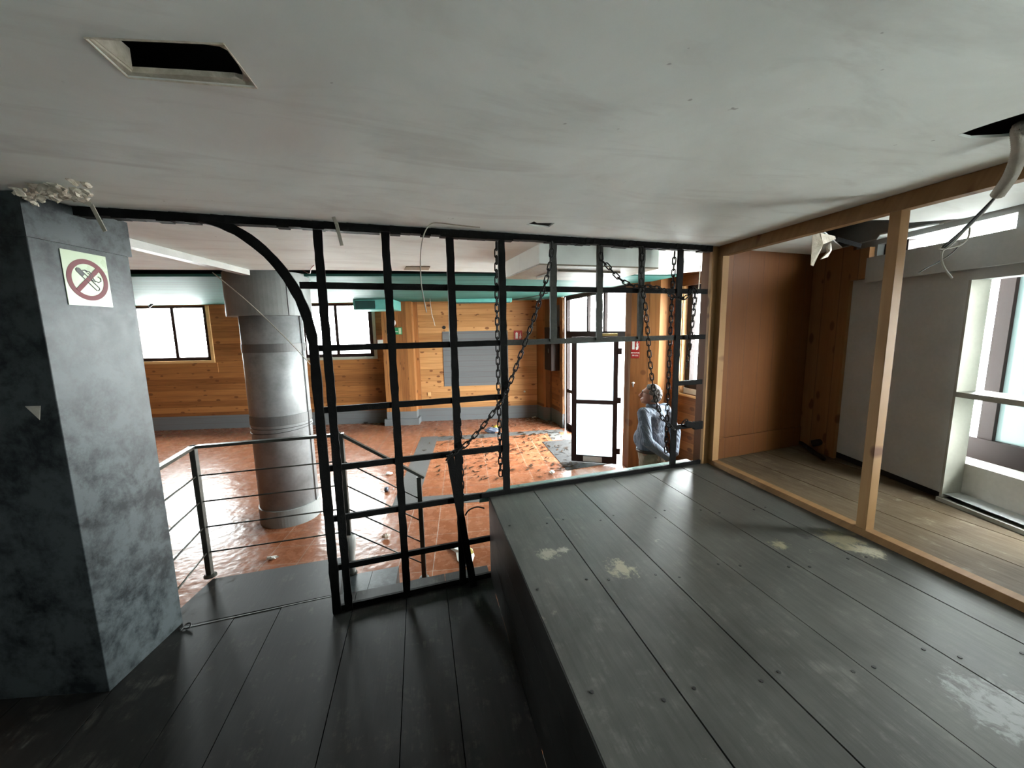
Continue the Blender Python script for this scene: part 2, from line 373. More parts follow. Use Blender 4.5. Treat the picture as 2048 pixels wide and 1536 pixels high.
# ================================================================== SETTING
FW0, FW1 = (1.78, 9.94), (-9.6, 10.51)      # far pine wall
SF0, SF1 = (2.18, 9.45), (2.645, 5.9)       # shopfront wall, far end to near end
def far(s, z, off=0.0):
    t = (V((*FW1, 0))-V((*FW0, 0))).normalized(); n = V((t.y, -t.x, 0)); n = n if n.y < 0 else -n
    q = V((*FW0, 0))+t*s+n*off; return V((q.x, q.y, z))
def sf(s, z, off=0.0):
    t = (V((*SF1, 0))-V((*SF0, 0))).normalized(); n = V((-1, 0, 0)); n = (n-t*n.dot(t)).normalized()
    q = V((*SF0, 0))+t*s+n*off; return V((q.x, q.y, z))
def pf(px, py): return P(px, py, FW0, FW1)
def ps(px, py): return P(px, py, SF0, SF1)
NF = (far(0, 0, 1)-far(0, 0)); NS = (sf(0, 0, 1)-sf(0, 0))

# pavement outside
b = MB(); b.box((-60, -60, -.3), (60, 80, -.16)); st(b.build('floor', M['pavement']), 'pale street pavement outside the windows', 'pavement')
# floors
b = MB(); b.box((-9.4, 1.9, -.12), (3.9, 10.9, 0)); st(b.build('floor', M['tile']), 'glossy terracotta tiled floor of the hall below the iron grille', 'floor')
G0 = V((-.933, 2.603, 0))
def g3(u, z, v=0.0): q = G0+U*u+VV*v; return V((q.x, q.y, z))
def pg(px, py): return P(px, py, (G0.x, G0.y), (G0.x+U.x, G0.y+U.y))
def xe(y): return .465-.1095*y              # edge of the stage
def board_rows(mb, lines, y0, y1, z0, z1, gap=.005):
    # lines: board joints as x at y=0, all running along PD; y0/y1 callables of x
    for a, c in zip(lines[:-1], lines[1:]):
        a2, c2 = a+gap/2, c-gap/2
        def pt(x0, yy):
            y = yy(x0) if callable(yy) else yy; return V((x0-.1095*y, y, 0))
        q = [pt(a2, y0), pt(c2, y0), pt(c2, y1), pt(a2, y1)]
        dz = random.uniform(-.0012, .0012)
        mb.hexa([(p.x, p.y, z0) for p in q], [(p.x, p.y, z1+dz) for p in q])
def grid_y(x0):                             # y where a board line meets the grille foot
    # x = x0-.1095y ; y = 2.603+ (x+.933)*tan
    t = math.tan(R_(11.4)); return (2.603+(x0+.933)*t)/(1+.1095*t)
b = MB(); board_rows(b, [-4.2, -3.7, -3.2, -2.7, -2.2, -1.75, -1.335, -1.05, -.55, -.18, .11, .462], -1.6, lambda x: grid_y(x)+.2-.02*(x+.9), LN-.04, LN)
b.box((-4.2, -1.6, LN-.06), (.3, 2.2, LN-.041))
landing = b
def quadp(b, pts, z0, z1): b.prism([(p[0], p[1], z0) for p in pts], (0, 0, z1-z0))
quadp(b, [(-2.04, 2.3), (-1.96, 2.62), (-.98, 2.815), (-1.08, 3.31), (-2.05, 3.15), (-2.1, 2.3)], LN-.04, LN-.001)
st(b.build('floor', M['dark_planks']), 'dark charcoal boarded floor and landing in the left foreground', 'floor')
b = MB(); b.prism([(-4.2, -1.6, 0), (.3, -1.6, 0), (.17, 2.93, 0), (-.98, 2.79, 0), (-1.1, 3.29, 0), (-2.03, 3.13, 0), (-2.05, 2.2, 0), (-4.2, 2.2, 0)], (0, 0, LN-.05))
st(b.build('trim', M['dark_planks']), 'boarded skirt under the dark landing', 'floor').name = 'trim_1'
b = MB(); quadp(b, [(-1.07, 2.80), (-.852, 2.841), (-.877, 3.366), (-1.09, 3.33)], .002, .192); quadp(b, [(-.848, 2.842), (-.62, 2.885), (-.655, 3.405), (-.873, 3.367)], .002, .192)
st(b.build('trim', M['pillar']), 'single grey wooden step down beside the landing', 'step').name = 'trim_2'

b = MB(); jl = [.465+.3575*i for i in range(0, 7)]
def stage_end(x0): return grid_y(x0)-.01
board_rows(b, jl, -1.6, stage_end, PL-.035, PL, .006)
st(b.build('floor', M['stage_planks']), 'raised stage of worn grey boards in the right foreground', 'floor')
b = MB(); board_rows(b, [jl[-1]+.002, 2.97, 3.33, 3.69, 4.05], -1.6, lambda x: 3.32+(x-2.6)*.2, PL-.035, PL-.002, .009)
st(b.build('floor', M['alcove_planks']), 'dusty pale boards of the alcove behind the timber frame', 'floor')
b = MB(); b.prism([(xe(-1.6)+.012, -1.6, LN), (3.9, -1.6, LN), (3.7, 3.5, LN), (2.2, 3.2, LN), (xe(2.8)+.012, 2.80, LN)], (0, 0, PL-.04-LN))
st(b.build('trim', M['pit']), 'hidden carcass under the stage boards', 'stage').name = 'trim_3'
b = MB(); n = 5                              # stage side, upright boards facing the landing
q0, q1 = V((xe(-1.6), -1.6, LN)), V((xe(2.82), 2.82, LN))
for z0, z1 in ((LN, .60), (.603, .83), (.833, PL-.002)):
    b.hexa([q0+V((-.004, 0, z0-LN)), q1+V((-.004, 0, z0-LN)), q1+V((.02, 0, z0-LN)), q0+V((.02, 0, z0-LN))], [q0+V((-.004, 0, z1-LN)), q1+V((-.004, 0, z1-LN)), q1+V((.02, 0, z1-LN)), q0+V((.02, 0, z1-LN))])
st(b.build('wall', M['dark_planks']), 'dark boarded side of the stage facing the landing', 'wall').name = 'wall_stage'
# ledge on the hall side of the stage front
b = MB(); b.hexa([g3(1.04, PL-.05, .025), g3(3.12, PL-.05, .025), g3(3.12, PL-.05, .165), g3(1.15, PL-.05, .165)], [g3(1.04, PL-.01, .025), g3(3.12, PL-.01, .025), g3(3.12, PL-.01, .165), g3(1.15, PL-.01, .165)])
b.hexa([g3(1.2, 0, .03), g3(3.12, 0, .03), g3(3.12, 0, .12), g3(1.2, 0, .12)], [g3(1.2, PL-.06, .03), g3(3.12, PL-.06, .03), g3(3.12, PL-.06, .12), g3(1.2, PL-.06, .12)])
st(b.build('trim', M['ledge']), 'pale green ledge capping the hall side of the stage', 'ledge').name = 'trim_4'

b = MB(); b.bar((-1.93, 2.60, LN+.001), (-.98, 2.80, LN+.001), .008, .002)
st(b.build('trim', M['zinc']), 'worn pale metal edge strip between the dark floor and the landing', 'strip').name = 'trim_15'

# ceilings
def cpt(px, py): q = F(px, py, CE); return (q.x, q.y, CE)
hole_a = [cpt(*q) for q in [(168, 74), (447, 87), (514, 175), (256, 155)]]
inner_a = [cpt(*q) for q in [(176, 78), (330, 84), (405, 92), (440, 97), (458, 106), (474, 128), (487, 152), (486, 164), (470, 160), (390, 155), (264, 148)]]
hole_b = [(1.815, 1.318, CE), (1.82, 1.27, CE), (1.83, 1.23, CE), (1.87, 1.12, CE), (1.98, 1.02, CE), (2.14, 1.05, CE), (2.2, 1.17, CE), (2.13, 1.27, CE), (2.0, 1.315, CE), (1.9, 1.335, CE)]
hole_c = [cpt(*q) for q in [(1052, 450), (1068, 443), (1074, 446), (1110, 446), (1097, 455)]]
hole_d = [cpt(*q) for q in [(1640, 457), (1690, 441), (1780, 440), (1810, 446), (1990, 432), (2020, 434), (1850, 452), (1760, 470), (1742, 494), (1685, 497)]]
far_edge = [cpt(*q) for q in [(1335, 549), (1180, 549), (997, 545), (820, 542), (640, 540), (480, 540), (260, 539)]]
OX = lambda y: 3.32+.125*(y-2.2)            # inner face of the outer wall in the alcove
outer = [(-9.2, -1.5, CE), (3.0, -1.5, CE), (OX(.5)-.02, .5, CE), (OX(2)-.02, 2.0, CE), (3.46, 3.5, CE), (3.38, 4.2, CE)]+far_edge[:]+[(-9.2, 4.7, CE)]
b = MB(); b.sheet(outer, [hole_a, hole_b, hole_c, hole_d], (0, 0, .010))
st(b.build('ceiling', M['ceiling']), 'smoke-stained white plaster ceiling with torn openings', 'ceiling')
TZ0, TZ1 = 2.975, 3.04
b = MB(); b.hexa([(-9.2, 4.95, TZ0), (2.9, 5.0, TZ0), (2.35, 10.1, TZ1), (-9.2, 10.55, TZ1)], [(-9.2, 4.95, TZ0+.03), (2.9, 5.0, TZ0+.03), (2.35, 10.1, TZ1+.03), (-9.2, 10.55, TZ1+.03)])
st(b.build('ceiling', M['teal']), 'teal painted boarded ceiling at the far side of the hall', 'ceiling')
b = MB(); b.box((-4, -1.5, 3.10), (2.75, 2.95, 3.14)); st(b.build('ceiling', M['pit']), 'black sheet added above the ceiling openings to keep the void unlit', 'ceiling')  # added sheet, blocks stray light in the void behind the openings
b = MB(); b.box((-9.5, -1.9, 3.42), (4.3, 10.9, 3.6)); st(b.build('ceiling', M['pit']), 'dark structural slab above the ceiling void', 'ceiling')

# far wall with two windows
s1, z1w = pf(419, 720); s1b, _ = pf(268, 720)
wins = [(pf(417, 660)[0], pf(263, 660)[0]), (pf(746, 660)[0], pf(600, 660)[0])]
zs = 1.71; zt = 3.02; S_END = 11.2
holes = [[far(a, zs), far(c, zs), far(c, zt), far(a, zt)] for a, c in wins]
WZ = .655                                   # top of the grey wainscot
WZ = pf(700, 822)[1]
S_PIL = pf(800, 760)[0]
b = MB(); b.sheet([far(S_PIL, WZ), far(S_END, WZ), far(S_END, 3.42), far(S_PIL, 3.42)], holes, -NF*.22)
st(b.build('wall', M['pine_x']), 'far knotty pine boarded wall with two windows', 'wall').name = 'wall_back'
b = MB(); b.sheet([far(-.1, WZ), far(S_PIL, WZ), far(S_PIL, 3.42), far(-.1, 3.42)], [], -NF*.22)
st(b.build('wall', M['pine_pale_lit']), 'paler pine boarded wall right of the far pilaster, lightened for the entrance light', 'wall').name = 'wall_back_right'
b = MB(); b.sheet([far(-.1, 0), far(S_END, 0), far(S_END, WZ), far(-.1, WZ)], [], -NF*.2)
st(b.build('baseboard', M['grey_boards']), 'grey painted wainscot along the foot of the far pine wall', 'wainscot').name = 'baseboard_back'
for i, (a, c) in enumerate(wins):
    root = thing('window', ['brown framed window left of the steel column', 'brown framed window right of the steel column'][i], 'window', far((a+c)/2, zs), None, 'structure'); root.name = 'window_%d' % (i+1)
    f = MB(); w = .11
    for s0, s2, za, zb in ((a, a+w, zs, zt), (c-w, c, zs, zt), (a, c, zs, zs+.08), (a, c, zt-.05, zt)):
        f.hexa([far(s0, za, -.10), far(s2, za, -.10), far(s2, za, -.04), far(s0, za, -.04)], [far(s0, zb, -.10), far(s2, zb, -.10), far(s2, zb, -.04), far(s0, zb, -.04)])
    f.build('frame', M['brown_metal'], root)
    mpx = (345, 672)[i]; ms = pf(mpx, 660)[0]
    f = MB(); f.hexa([far(ms-.035, zs+.08, -.095), far(ms+.035, zs+.08, -.095), far(ms+.035, zs+.08, -.05), far(ms-.035, zs+.08, -.05)], [far(ms-.035, zt, -.095), far(ms+.035, zt, -.095), far(ms+.035, zt, -.05), far(ms-.035, zt, -.05)])
    f.build('mullion', M['brown_metal'], root)
    for s0, s2 in ((a+w, ms-.035), (ms+.035, c-w)):
        f = MB(); f.hexa([far(s0, zs+.08, -.075), far(s2, zs+.08, -.075), far(s2, zs+.08, -.07), far(s0, zs+.08, -.07)], [far(s0, zt-.05, -.075), far(s2, zt-.05, -.075), far(s2, zt-.05, -.07), far(s0, zt-.05, -.07)])
        f.build('pane', M['glass'], root)
    f = MB(); f.hexa([far(a-.07, zs-.06, 0), far(c+.07, zs-.06, 0), far(c+.07, zs-.06, .03), far(a-.07, zs-.06, .03)], [far(a-.07, zs, 0), far(c+.07, zs, 0), far(c+.07, zs, .03), far(a-.07, zs, .03)])
    f.hexa([far(a-.07, zs, 0), far(a, zs, 0), far(a, zs, .03), far(a-.07, zs, .03)], [far(a-.07, zt, 0), far(a, zt, 0), far(a, zt, .03), far(a-.07, zt, .03)])
    f.build('casing', M['pine_trim'] if i == 0 else M['reveal'], root)
    f = MB(); f.hexa([far(a-.12, zs-.30, 0), far(c+.12, zs-.30, 0), far(c+.12, zs-.30, .02), far(a-.12, zs-.30, .02)], [far(a-.12, zs-.065, 0), far(c+.12, zs-.065, 0), far(c+.12, zs-.065, .02), far(a-.12, zs-.065, .02)])
    f.build('apron', M['pine_x'], root)
    q = far((a+c)/2, (zs+zt)/2, -.16); portal(q, NF, abs(c-a), zt-zs)
# hall side wall out of sight to the left
b = MB(); b.box((-9.4, 1.9, 0), (-9.2, 10.7, 3.42)); st(b.build('wall', M['pine_y']), 'pine boarded side wall of the hall beyond the dark pillar', 'wall').name = 'wall_left'
b = MB(); b.box((-4.3, -1.75, LN), (4.0, -1.6, 3.42)); st(b.build('wall', M['grey_plaster']), 'plain wall behind the viewer', 'wall').name = 'wall_rear'
b = MB(); b.box((-4.35, -1.6, 0), (-4.2, 2.2, 3.42)); st(b.build('wall', M['pillar']), 'dark wall left of the landing', 'wall').name = 'wall_landing'
b = MB(); b.box((-9.4, 1.8, 0), (-4.2, 1.95, 3.42)); st(b.build('wall', M['pine_x']), 'near wall of the hall behind the dark pillar', 'wall').name = 'wall_near'

# pilaster on the far wall
def farbox(mb, s0, s2, za, zb, o0, o1):
    return mb.hexa([far(s0, za, o0), far(s2, za, o0), far(s2, za, o1), far(s0, za, o1)], [far(s0, zb, o0), far(s2, zb, o0), far(s2, zb, o1), far(s0, zb, o1)])
pa, pc = pf(834, 760)[0], pf(776, 760)[0]
root = thing('pilaster', 'square pine clad pilaster with grey foot between the far window and the grey board', 'pilaster', far((pa+pc)/2, 0), None, 'structure'); root.name = 'trim_5'
farbox(MB(), pa, pc, WZ, 3.03, -.05, .30).build('shaft', M['pine_up'], root)
farbox(MB(), pa-.004, pc+.004, 0, WZ, -.05, .305).build('painted_foot', M['grey_paint'], root)
farbox(MB(), pa-.06, pc+.06, 0, .16, .0, .36).build('plinth', M['grey_paint'], root)
f = farbox(MB(), pa-.10, pa, WZ, 3.03, 0, .03); f.build('cover_strip', M['pine_up'], root)
# grey painted patch with boards
a, c = pf(1016, 700)[0], pf(886, 700)[0]; za, zb = pf(950, 771)[1], pf(950, 662)[1]
st(farbox(MB(), a, c, za, zb, -.01, .012).build('trim', M['grey_boards']), 'grey painted rectangle on the far pine wall', 'wall panel').name = 'trim_6'
# corner pilaster and shopfront wall
def sfbox(mb, s0, s2, za, zb, o0, o1):
    return mb.hexa([sf(s0, za, o0), sf(s2, za, o0), sf(s2, za, o1), sf(s0, za, o1)], [sf(s0, zb, o0), sf(s2, zb, o0), sf(s2, zb, o1), sf(s0, zb, o1)])
root = thing('corner_post', 'pine corner post with grey foot at the right end of the far wall', 'post', far(-.1, 0), None, 'structure'); root.name = 'trim_7'
MB().prism([(1.88, 9.99, WZ), (1.98, 9.62, WZ), (2.13, 9.50, WZ), (2.3, 9.5, WZ), (2.3, 10.1, WZ)], (0, 0, 3.03-WZ)).build('shaft', M['pine_up'], root)
MB().prism([(1.875, 9.99, 0), (1.975, 9.612, 0), (2.125, 9.49, 0), (2.3, 9.5, 0), (2.3, 10.1, 0)], (0, 0, WZ)).build('painted_foot', M['grey_paint'], root)
sA = ps(1122, 760)[0]; sB = ps(1138, 760)[0]; sC = ps(1250, 760)[0]; SE = 3.58
ztop = 3.42
b = MB(); sfbox(b, -.3, sA, WZ, ztop, -.06, 0); st(b.build('wall', M['pine_y']), 'short pine wall between the far corner and the glass entrance', 'wall').name = 'wall_right'
b = MB(); sfbox(b, -.3, sA, 0, WZ, -.06, .002); st(b.build('baseboard', M['grey_paint']), 'grey wainscot beside the glass entrance', 'wainscot').name = 'baseboard_right'
root = thing('post', 'slim pine post with grey foot left of the glass entrance', 'post', sf((sA+sB)/2, 0), None, 'structure'); root.name = 'trim_8'
sfbox(MB(), sA, sA+.18, WZ, 3.0, -.03, .03).build('shaft', M['pine_upy'], root); sfbox(MB(), sA, sA+.18, 0, WZ, -.03, .034).build('painted_foot', M['grey_paint'], root)
# glass entrance
sB = sA+.18
root = thing('entrance', 'glazed shop entrance with brown frame and open doorway', 'shopfront', sf((sB+sC)/2, 0), None, 'structure'); root.name = 'door_1'
zT = 2.20
f = MB(); w = .09
for s0, s2, za, zb in ((sB, sB+w, 0, 3.0), (sC-.1, sC-.03, 0, 3.0), (sB, sC, zT-.10, zT+.05), (sB, sC, 2.93, 3.0)): sfbox(f, s0, s2, za, zb, -.12, -.04)
f.build('frame', M['brown_metal'], root)
for mp in (1170, 1203):
    ms = ps(mp, 630)[0]; sfbox(MB(), ms-.03, ms+.03, zT+.05, 2.93, -.11, -.05).build('mullion', M['brown_metal'], root)
ms = [sB+w]+[ps(mp, 630)[0] for mp in (1170, 1203)]+[sC-.1]
for a, c in zip(ms[:-1], ms[1:]): sfbox(MB(), a, c, zT+.05, 2.93, -.085, -.08).build('pane', M['glass'], root)
a = sB+w; c = a+.42                         # fixed side light
sfbox(MB(), c-.06, c, 0, zT-.1, -.11, -.05).build('stile', M['brown_metal'], root); sfbox(sfbox(MB(), a, c, .86, .94, -.11, -.05), a, c, 0, .14, -.11, -.05).build('rail', M['brown_metal'], root)
sfbox(MB(), a, c-.06, .14, zT-.1, -.085, -.08).build('pane', M['glass'], root)
portal(sf((sB+sC)/2, 1.5, -.25), NS, sC-sB, 3.0)
b = MB(); sfbox(b, sB, SE, 3.0, ztop, -.2, 0); st(b.build('trim', M['brown_metal']), 'header over the glass entrance', 'header').name = 'trim_9'
# open door leaf
h1, h0 = F(1143, 921, .02), F(1233, 928, .02); hd = (h1-h0); hd.z = 0; lw_ = hd.length; hd.normalize(); hn = V((hd.y, -hd.x, 0))
LH = 2.15
root = thing('door_leaf', 'open brown framed entrance door with two frosted panes', 'door', h0, None, 'structure'); root.name = 'door_2'
def lb(mb, x0, x1, z0, z1, t0=-.022, t1=.022):
    q = lambda x, z, t: h0+hd*x+hn*t+V((0, 0, z)); return mb.hexa([q(x0, z0, t0), q(x1, z0, t0), q(x1, z0, t1), q(x0, z0, t1)], [q(x0, z1, t0), q(x1, z1, t0), q(x1, z1, t1), q(x0, z1, t1)])
f = MB(); lb(f, 0, .075, 0, LH); lb(f, lw_-.085, lw_, 0, LH); lb(f, .075, lw_-.085, 0, .12); lb(f, .075, lw_-.085, LH-.09, LH); lb(f, .075, lw_-.085, 1.02, 1.09)
f.build('frame', M['brown_metal'], root, bevel=.004)
lb(MB(), .075, lw_-.085, .12, 1.02, -.004, .004).build('pane', M['frosted'], root); lb(MB(), .075, lw_-.085, 1.09, LH-.09, -.004, .004).build('pane', M['frosted'], root)
f = MB(); lb(f, .24, .56, .015, .105, -.026, .03); [lb(f, .25+i*.1, .345+i*.1, .025, .095, .03, .034) for i in range(3)]; f.build('vent_plate', M['white_plastic'], root)
f = MB(); q = h0+hd*(lw_-.04)+hn*.03; lb(f, lw_-.2, lw_-.06, 1.035, 1.06, .022, .05); f.build('handle', M['zinc'], root)
for z in (.18, 1.05, 1.86):
    f = MB(); lb(f, -.055, .01, z, z+.10, -.03, .0); f.build('hinge', M['brown_metal'], root)
f = MB(); lb(f, .02, .26, LH+.01, LH+.05, -.02, .02); f.build('closer', M['brass'], root)
# pier and return wall to the outer wall
b = MB(); b.prism([(*sf(sC-.03, 0)[:2], 0), (*sf(SE, 0, .02)[:2], 0), (2.95, 5.62, 0), (3.02, 5.9, 0), (2.9, 6.4, 0)], (0, 0, ztop))
st(b.build('wall', M['pine_up']), 'upright pine boards of the pier right of the glass entrance', 'wall').name = 'wall_pier'
b = MB(); b.prism([(2.93, 5.74, 0), (3.45, 5.82, 0), (3.45, 6.0, 0), (2.93, 5.95, 0)], (0, 0, ztop)); st(b.build('wall', M['pine_up']), 'darker pine return wall behind the standing man', 'wall').name = 'wall_return'
# outer wall on the right: hall part with window, alcove part with window
OB0, OB1 = (3.25, 5.8), (3.52, 3.5)
def ob(s, z, off=0.0):
    t = (V((*OB1, 0))-V((*OB0, 0))).normalized(); n = V((t.y, -t.x, 0)); n = n if n.x < 0 else -n
    q = V((*OB0, 0))+t*s+n*off; return V((q.x, q.y, z))
def pb(px, py): return P(px, py, OB0, OB1)
wa = pb(1362, 700)[0]; wz = pb(1380, 790)[1]; wt = 2.9; OBL = 2.33
b = MB(); b.sheet([ob(0, 0), ob(OBL, 0), ob(OBL, ztop), ob(0, ztop)], [[ob(wa, wz), ob(OBL-.25, wz), ob(OBL-.25, wt), ob(wa, wt)]], ob(0, 0, -.16)-ob(0, 0))
st(b.build('wall', M['pine_y']), 'pine boarded outer wall with a side window at the right of the hall', 'wall').name = 'wall_outer'
root = thing('window', 'brown framed hall window beside the pine corner post', 'window', ob((wa+OBL)/2, wz), None, 'structure'); root.name = 'window_3'
def obbox(mb, s0, s2, za, zb, o0, o1): return mb.hexa([ob(s0, za, o0), ob(s2, za, o0), ob(s2, za, o1), ob(s0, za, o1)], [ob(s0, zb, o0), ob(s2, zb, o0), ob(s2, zb, o1), ob(s0, zb, o1)])
e = OBL-.25
f = MB(); obbox(f, wa+.02, wa+.12, wz+.08, wt, -.15, -.07); obbox(f, wa+.02, e, wz+.08, wz+.2, -.15, -.07); obbox(f, e-.08, e, wz+.08, wt, -.15, -.07); obbox(f, wa, e, wt-.08, wt, -.15, -.07); f.build('frame', M['brown_metal'], root)
obbox(MB(), (wa+e)/2-.03, (wa+e)/2+.03, wz+.2, wt-.08, -.14, -.08).build('mullion', M['brown_metal'], root)
obbox(MB(), wa+.12, e-.08, wz+.2, wt-.08, -.115, -.11).build('pane', M['glass'], root)
obbox(MB(), wa, e, wz-.005, wz+.08, -.15, -.06).build('sill', M['white_plaster'], root)
f = MB(); obbox(f, wa-.05, wa+.0, wz-.03, wt, 0, .03); obbox(f, wa-.05, e, wz-.03, wz+.0, 0, .035); obbox(f, wa, wa+.015, wz, wt, -.07, .0); f.build('casing', M['pine_trim'], root)
portal(ob((wa+e)/2, (wz+wt)/2, -.36), ob(0, 0, 1)-ob(0, 0), e-wa, wt-wz)

# alcove outer wall
OA0, OA1 = (OX(3.62), 3.62), (OX(-1.6), -1.6)
def oa(y, z, off=0.0): return V((OX(y)-off, y, z))
def pa_(px, py): s, z = P(px, py, OA0, OA1); k = math.hypot(OA1[0]-OA0[0], OA1[1]-OA0[1]); return OA0[1]+(OA1[1]-OA0[1])*s/k, z
def oabox(mb, y0, y1, za, zb, o0, o1): return mb.hexa([oa(y0, za, o0), oa(y1, za, o0), oa(y1, za, o1), oa(y0, za, o1)], [oa(y0, zb, o0), oa(y1, zb, o0), oa(y1, zb, o1), oa(y0, zb, o1)])
yw, zb1 = pa_(1882, 993); _, zt1 = pa_(1945, 560); yc = pa_(1757, 480)[0]
zc0 = pa_(1900, 485)[1]; zc1 = pa_(1846, 468)[1]; YC = pa_(2033, 450)[0]
YN = 1.45                                     # near end of the alcove window
b = MB(); b.sheet([oa(3.62, PL+.07), oa(-1.6, PL+.0), oa(-1.6, 3.42), oa(3.62, 3.42)], [[oa(yw, zb1), oa(YN, zb1), oa(YN, zt1), oa(yw, zt1)], [oa(yc, zc0), oa(YC, zc0), oa(YC, zc1), oa(yc, zc1)], [oa(.25, zb1+.1), oa(-.55, zb1+.1), oa(-.55, zt1), oa(.25, zt1)]], (.14, 0, 0))
st(b.build('wall', M['grey_plaster']), 'grey plaster outer wall of the alcove', 'wall').name = 'wall_alcove'
b = MB(); oabox(b, 3.62, yw, 0, PL+.075, -.26, -.03); oabox(b, yw, -1.6, 0, PL-.0, -.26, -.03); st(b.build('baseboard', M['pit']), 'black strip standing in for the shaded gap at the foot of the alcove wall', 'gap').name = 'shade_strip_alcove'  # black boxes paint the shade of the open gap, no skirting here
root = thing('window', 'deep cream alcove window with brown frame at the right edge', 'window', oa(yw, zb1), None, 'structure'); root.name = 'window_4'
f = MB(); oabox(f, yw+.005, yw-.012, zb1-.02, zt1, -.145, .012); f.build('reveal', M['reveal'], root)
oabox(MB(), yw+.01, YN, zb1-.05, zb1-.0, -.145, .03).build('sill', M['reveal'], root)
zm = pa_(1912, 783)[1]
oabox(MB(), yw, YN, zm-.035, zm+.0, -.22, .012).build('ledge', M['reveal'], root)
def po(px, py, off):
    s_, z_ = P(px, py, (OA0[0]+off, OA0[1]), (OA1[0]+off, OA1[1])); k = math.hypot(OA1[0]-OA0[0], OA1[1]-OA0[1]); return OA0[1]+(OA1[1]-OA0[1])*s_/k, z_
y1, y2 = po(1996, 640, .36)[0], po(2028, 640, .36)[0]; zr1, zr0 = po(1985, 880, .36)[1], po(1985, 924, .36)[1]
f = MB(); oabox(f, y1, y2, zr0, zt1+.2, -.39, -.33); oabox(f, yw+.3, YN-.3, zr0, zr1, -.40, -.32); oabox(f, y2-.5, y2-.58, zr0, zt1+.2, -.39, -.33); f.build('frame', M['brown_metal'], root)
oabox(MB(), y2, y2-.5, zr1, zt1+.2, -.37, -.36).build('pane', M['dimmed'], root)
oabox(MB(), yw+.3, y1, zr1, zt1+.2, -.37, -.365).build('pane', M['glass'], root)
oabox(MB(), yw+.3, YN-.3, zb1-.08, zr0, -.45, -.145).build('outer_sill', M['white_plaster'], root)
portal(V((OX(1.8)+.55, 1.8, (zb1+zt1)/2)), (-1, 0, 0), 1.1, 1.5)
portal(V((OX(2)+.33, (yc+YC)/2, (zc0+zc1)/2)), (-1, 0, 0), yc-YC, zc1-zc0)
f = MB(); oabox(f, .25, .17, zb1+.1, zt1, -.2, -.12); oabox(f, -.47, -.55, zb1+.1, zt1, -.2, -.12); oabox(f, .25, -.55, zb1+.1, zb1+.2, -.2, -.12); oabox(f, .25, -.55, zt1-.08, zt1, -.2, -.12)
w_ = st(f.build('window', M['brown_metal']), 'brown framed outer wall window beside the viewer, out of view', 'window'); w_.name = 'window_8'
oabox(MB(), .17, -.47, zb1+.2, zt1-.08, -.165, -.16).build('pane', M['glass'], w_)
portal(V((OX(-.15)+.35, -.15, (zb1+zt1)/2+.05)), (-1, 0, 0), .8, 1.4)
f = MB()
for yy in (yc-.005, yc-.13): oabox(f, yy, yy-.07, zc0, zc1, -.2, -.06)
w_ = f.build('stub', M['brown_metal']); st(w_, 'short brown stubs in the slot above the alcove beam', 'trim'); w_.name = 'trim_10'
b = MB(); oabox(b, pa_(1745, 520)[0], -1.6, pa_(1850, 551)[1], zc0-.002, .002, .055)
st(b.build('trim', M['grey_plaster']), 'long grey boxed beam over the alcove window', 'beam').name = 'trim_11'
yq = pa_(1693, 700)[0]
b = MB(); oabox(b, 3.62, yq, PL, CE, .0, .03); st(b.build('trim', M['pine_upy']), 'wide pine board in the far corner of the alcove', 'board').name = 'trim_12'
b = MB(); oabox(b, yq, pa_(1748, 520)[0], pa_(1720, 560)[1], CE-.05, 0, .05); st(b.build('trim', M['pine_upy']), 'short pine block under the alcove ceiling', 'board').name = 'trim_13'
# varnished partition closing the alcove
e0, e1 = V((2.17, 3.265, 0)), V((3.5, 3.575, 0)); en = V((-(e1-e0).y, (e1-e0).x, 0)).normalized()
b = MB(); b.hexa([e0+V((0, 0, 0)), e1, e1+en*.1, e0+en*.1], [p+V((0, 0, 3.42)) for p in (e0, e1, e1+en*.1, e0+en*.1)])
st(b.build('wall', M['pine_panel']), 'varnished pine panel wall closing the far end of the alcove', 'wall').name = 'wall_partition'
b = MB(); p0 = e0-en*.012; p1 = e1-en*.012; b.hexa([p0+V((0, 0, PL)), p1+V((0, 0, PL)), e1+V((0, 0, PL)), e0+V((0, 0, PL))], [p0+V((0, 0, PL+.2)), p1+V((0, 0, PL+.2)), e1+V((0, 0, PL+.2)), e0+V((0, 0, PL+.2))])
st(b.build('baseboard', M['pine_panel']), 'brown skirting under the varnished panel', 'skirting').name = 'baseboard_partition'

# pillars
PA, PB, PC, PD_ = (-1.99, 2.15), (-1.95, 2.66), (-2.62, 2.72), (-2.66, 2.19)
root = thing('square_pillar', 'square dark slate painted pillar at the left edge', 'pillar', (-2.3, 2.43, LN), None, 'structure'); root.name = 'wall_pillar'
MB().prism([(*q, LN) for q in (PA, PB, PC, PD_)], (0, 0, CE-LN-.03)).build('shaft', M['pillar'], root, bevel=.004)
MB().prism([(PA[0]+.012, PA[1]-.012, 2.78), (PB[0]+.012, PB[1]+.01, 2.78), (PC[0], PC[1], 2.78), (PD_[0], PD_[1]-.012, 2.78)], (0, 0, CE-2.78-.004)).build('cap_board', M['pillar'], root)
cc = V((-2.26, 5.05, 0)); cr = .33
root = thing('round_column', 'round sheet steel clad column with grey bands in the hall', 'column', cc)
MB().lathe(cc, [(cr, .16), (cr, 2.95)], 64).build('cladding', M['steel'], root, smooth=True, fix=True)
def zcol(py, px=570): d = ray(px, py); k = (cc.length-cr)/math.hypot(d.x, d.y); return CZ+d.z*k
MB().lathe(cc, [(cr+.012, 0), (cr+.012, .21), (cr, .215)], 64).build('base_sleeve', M['collar'], root)
zc = zcol(631)
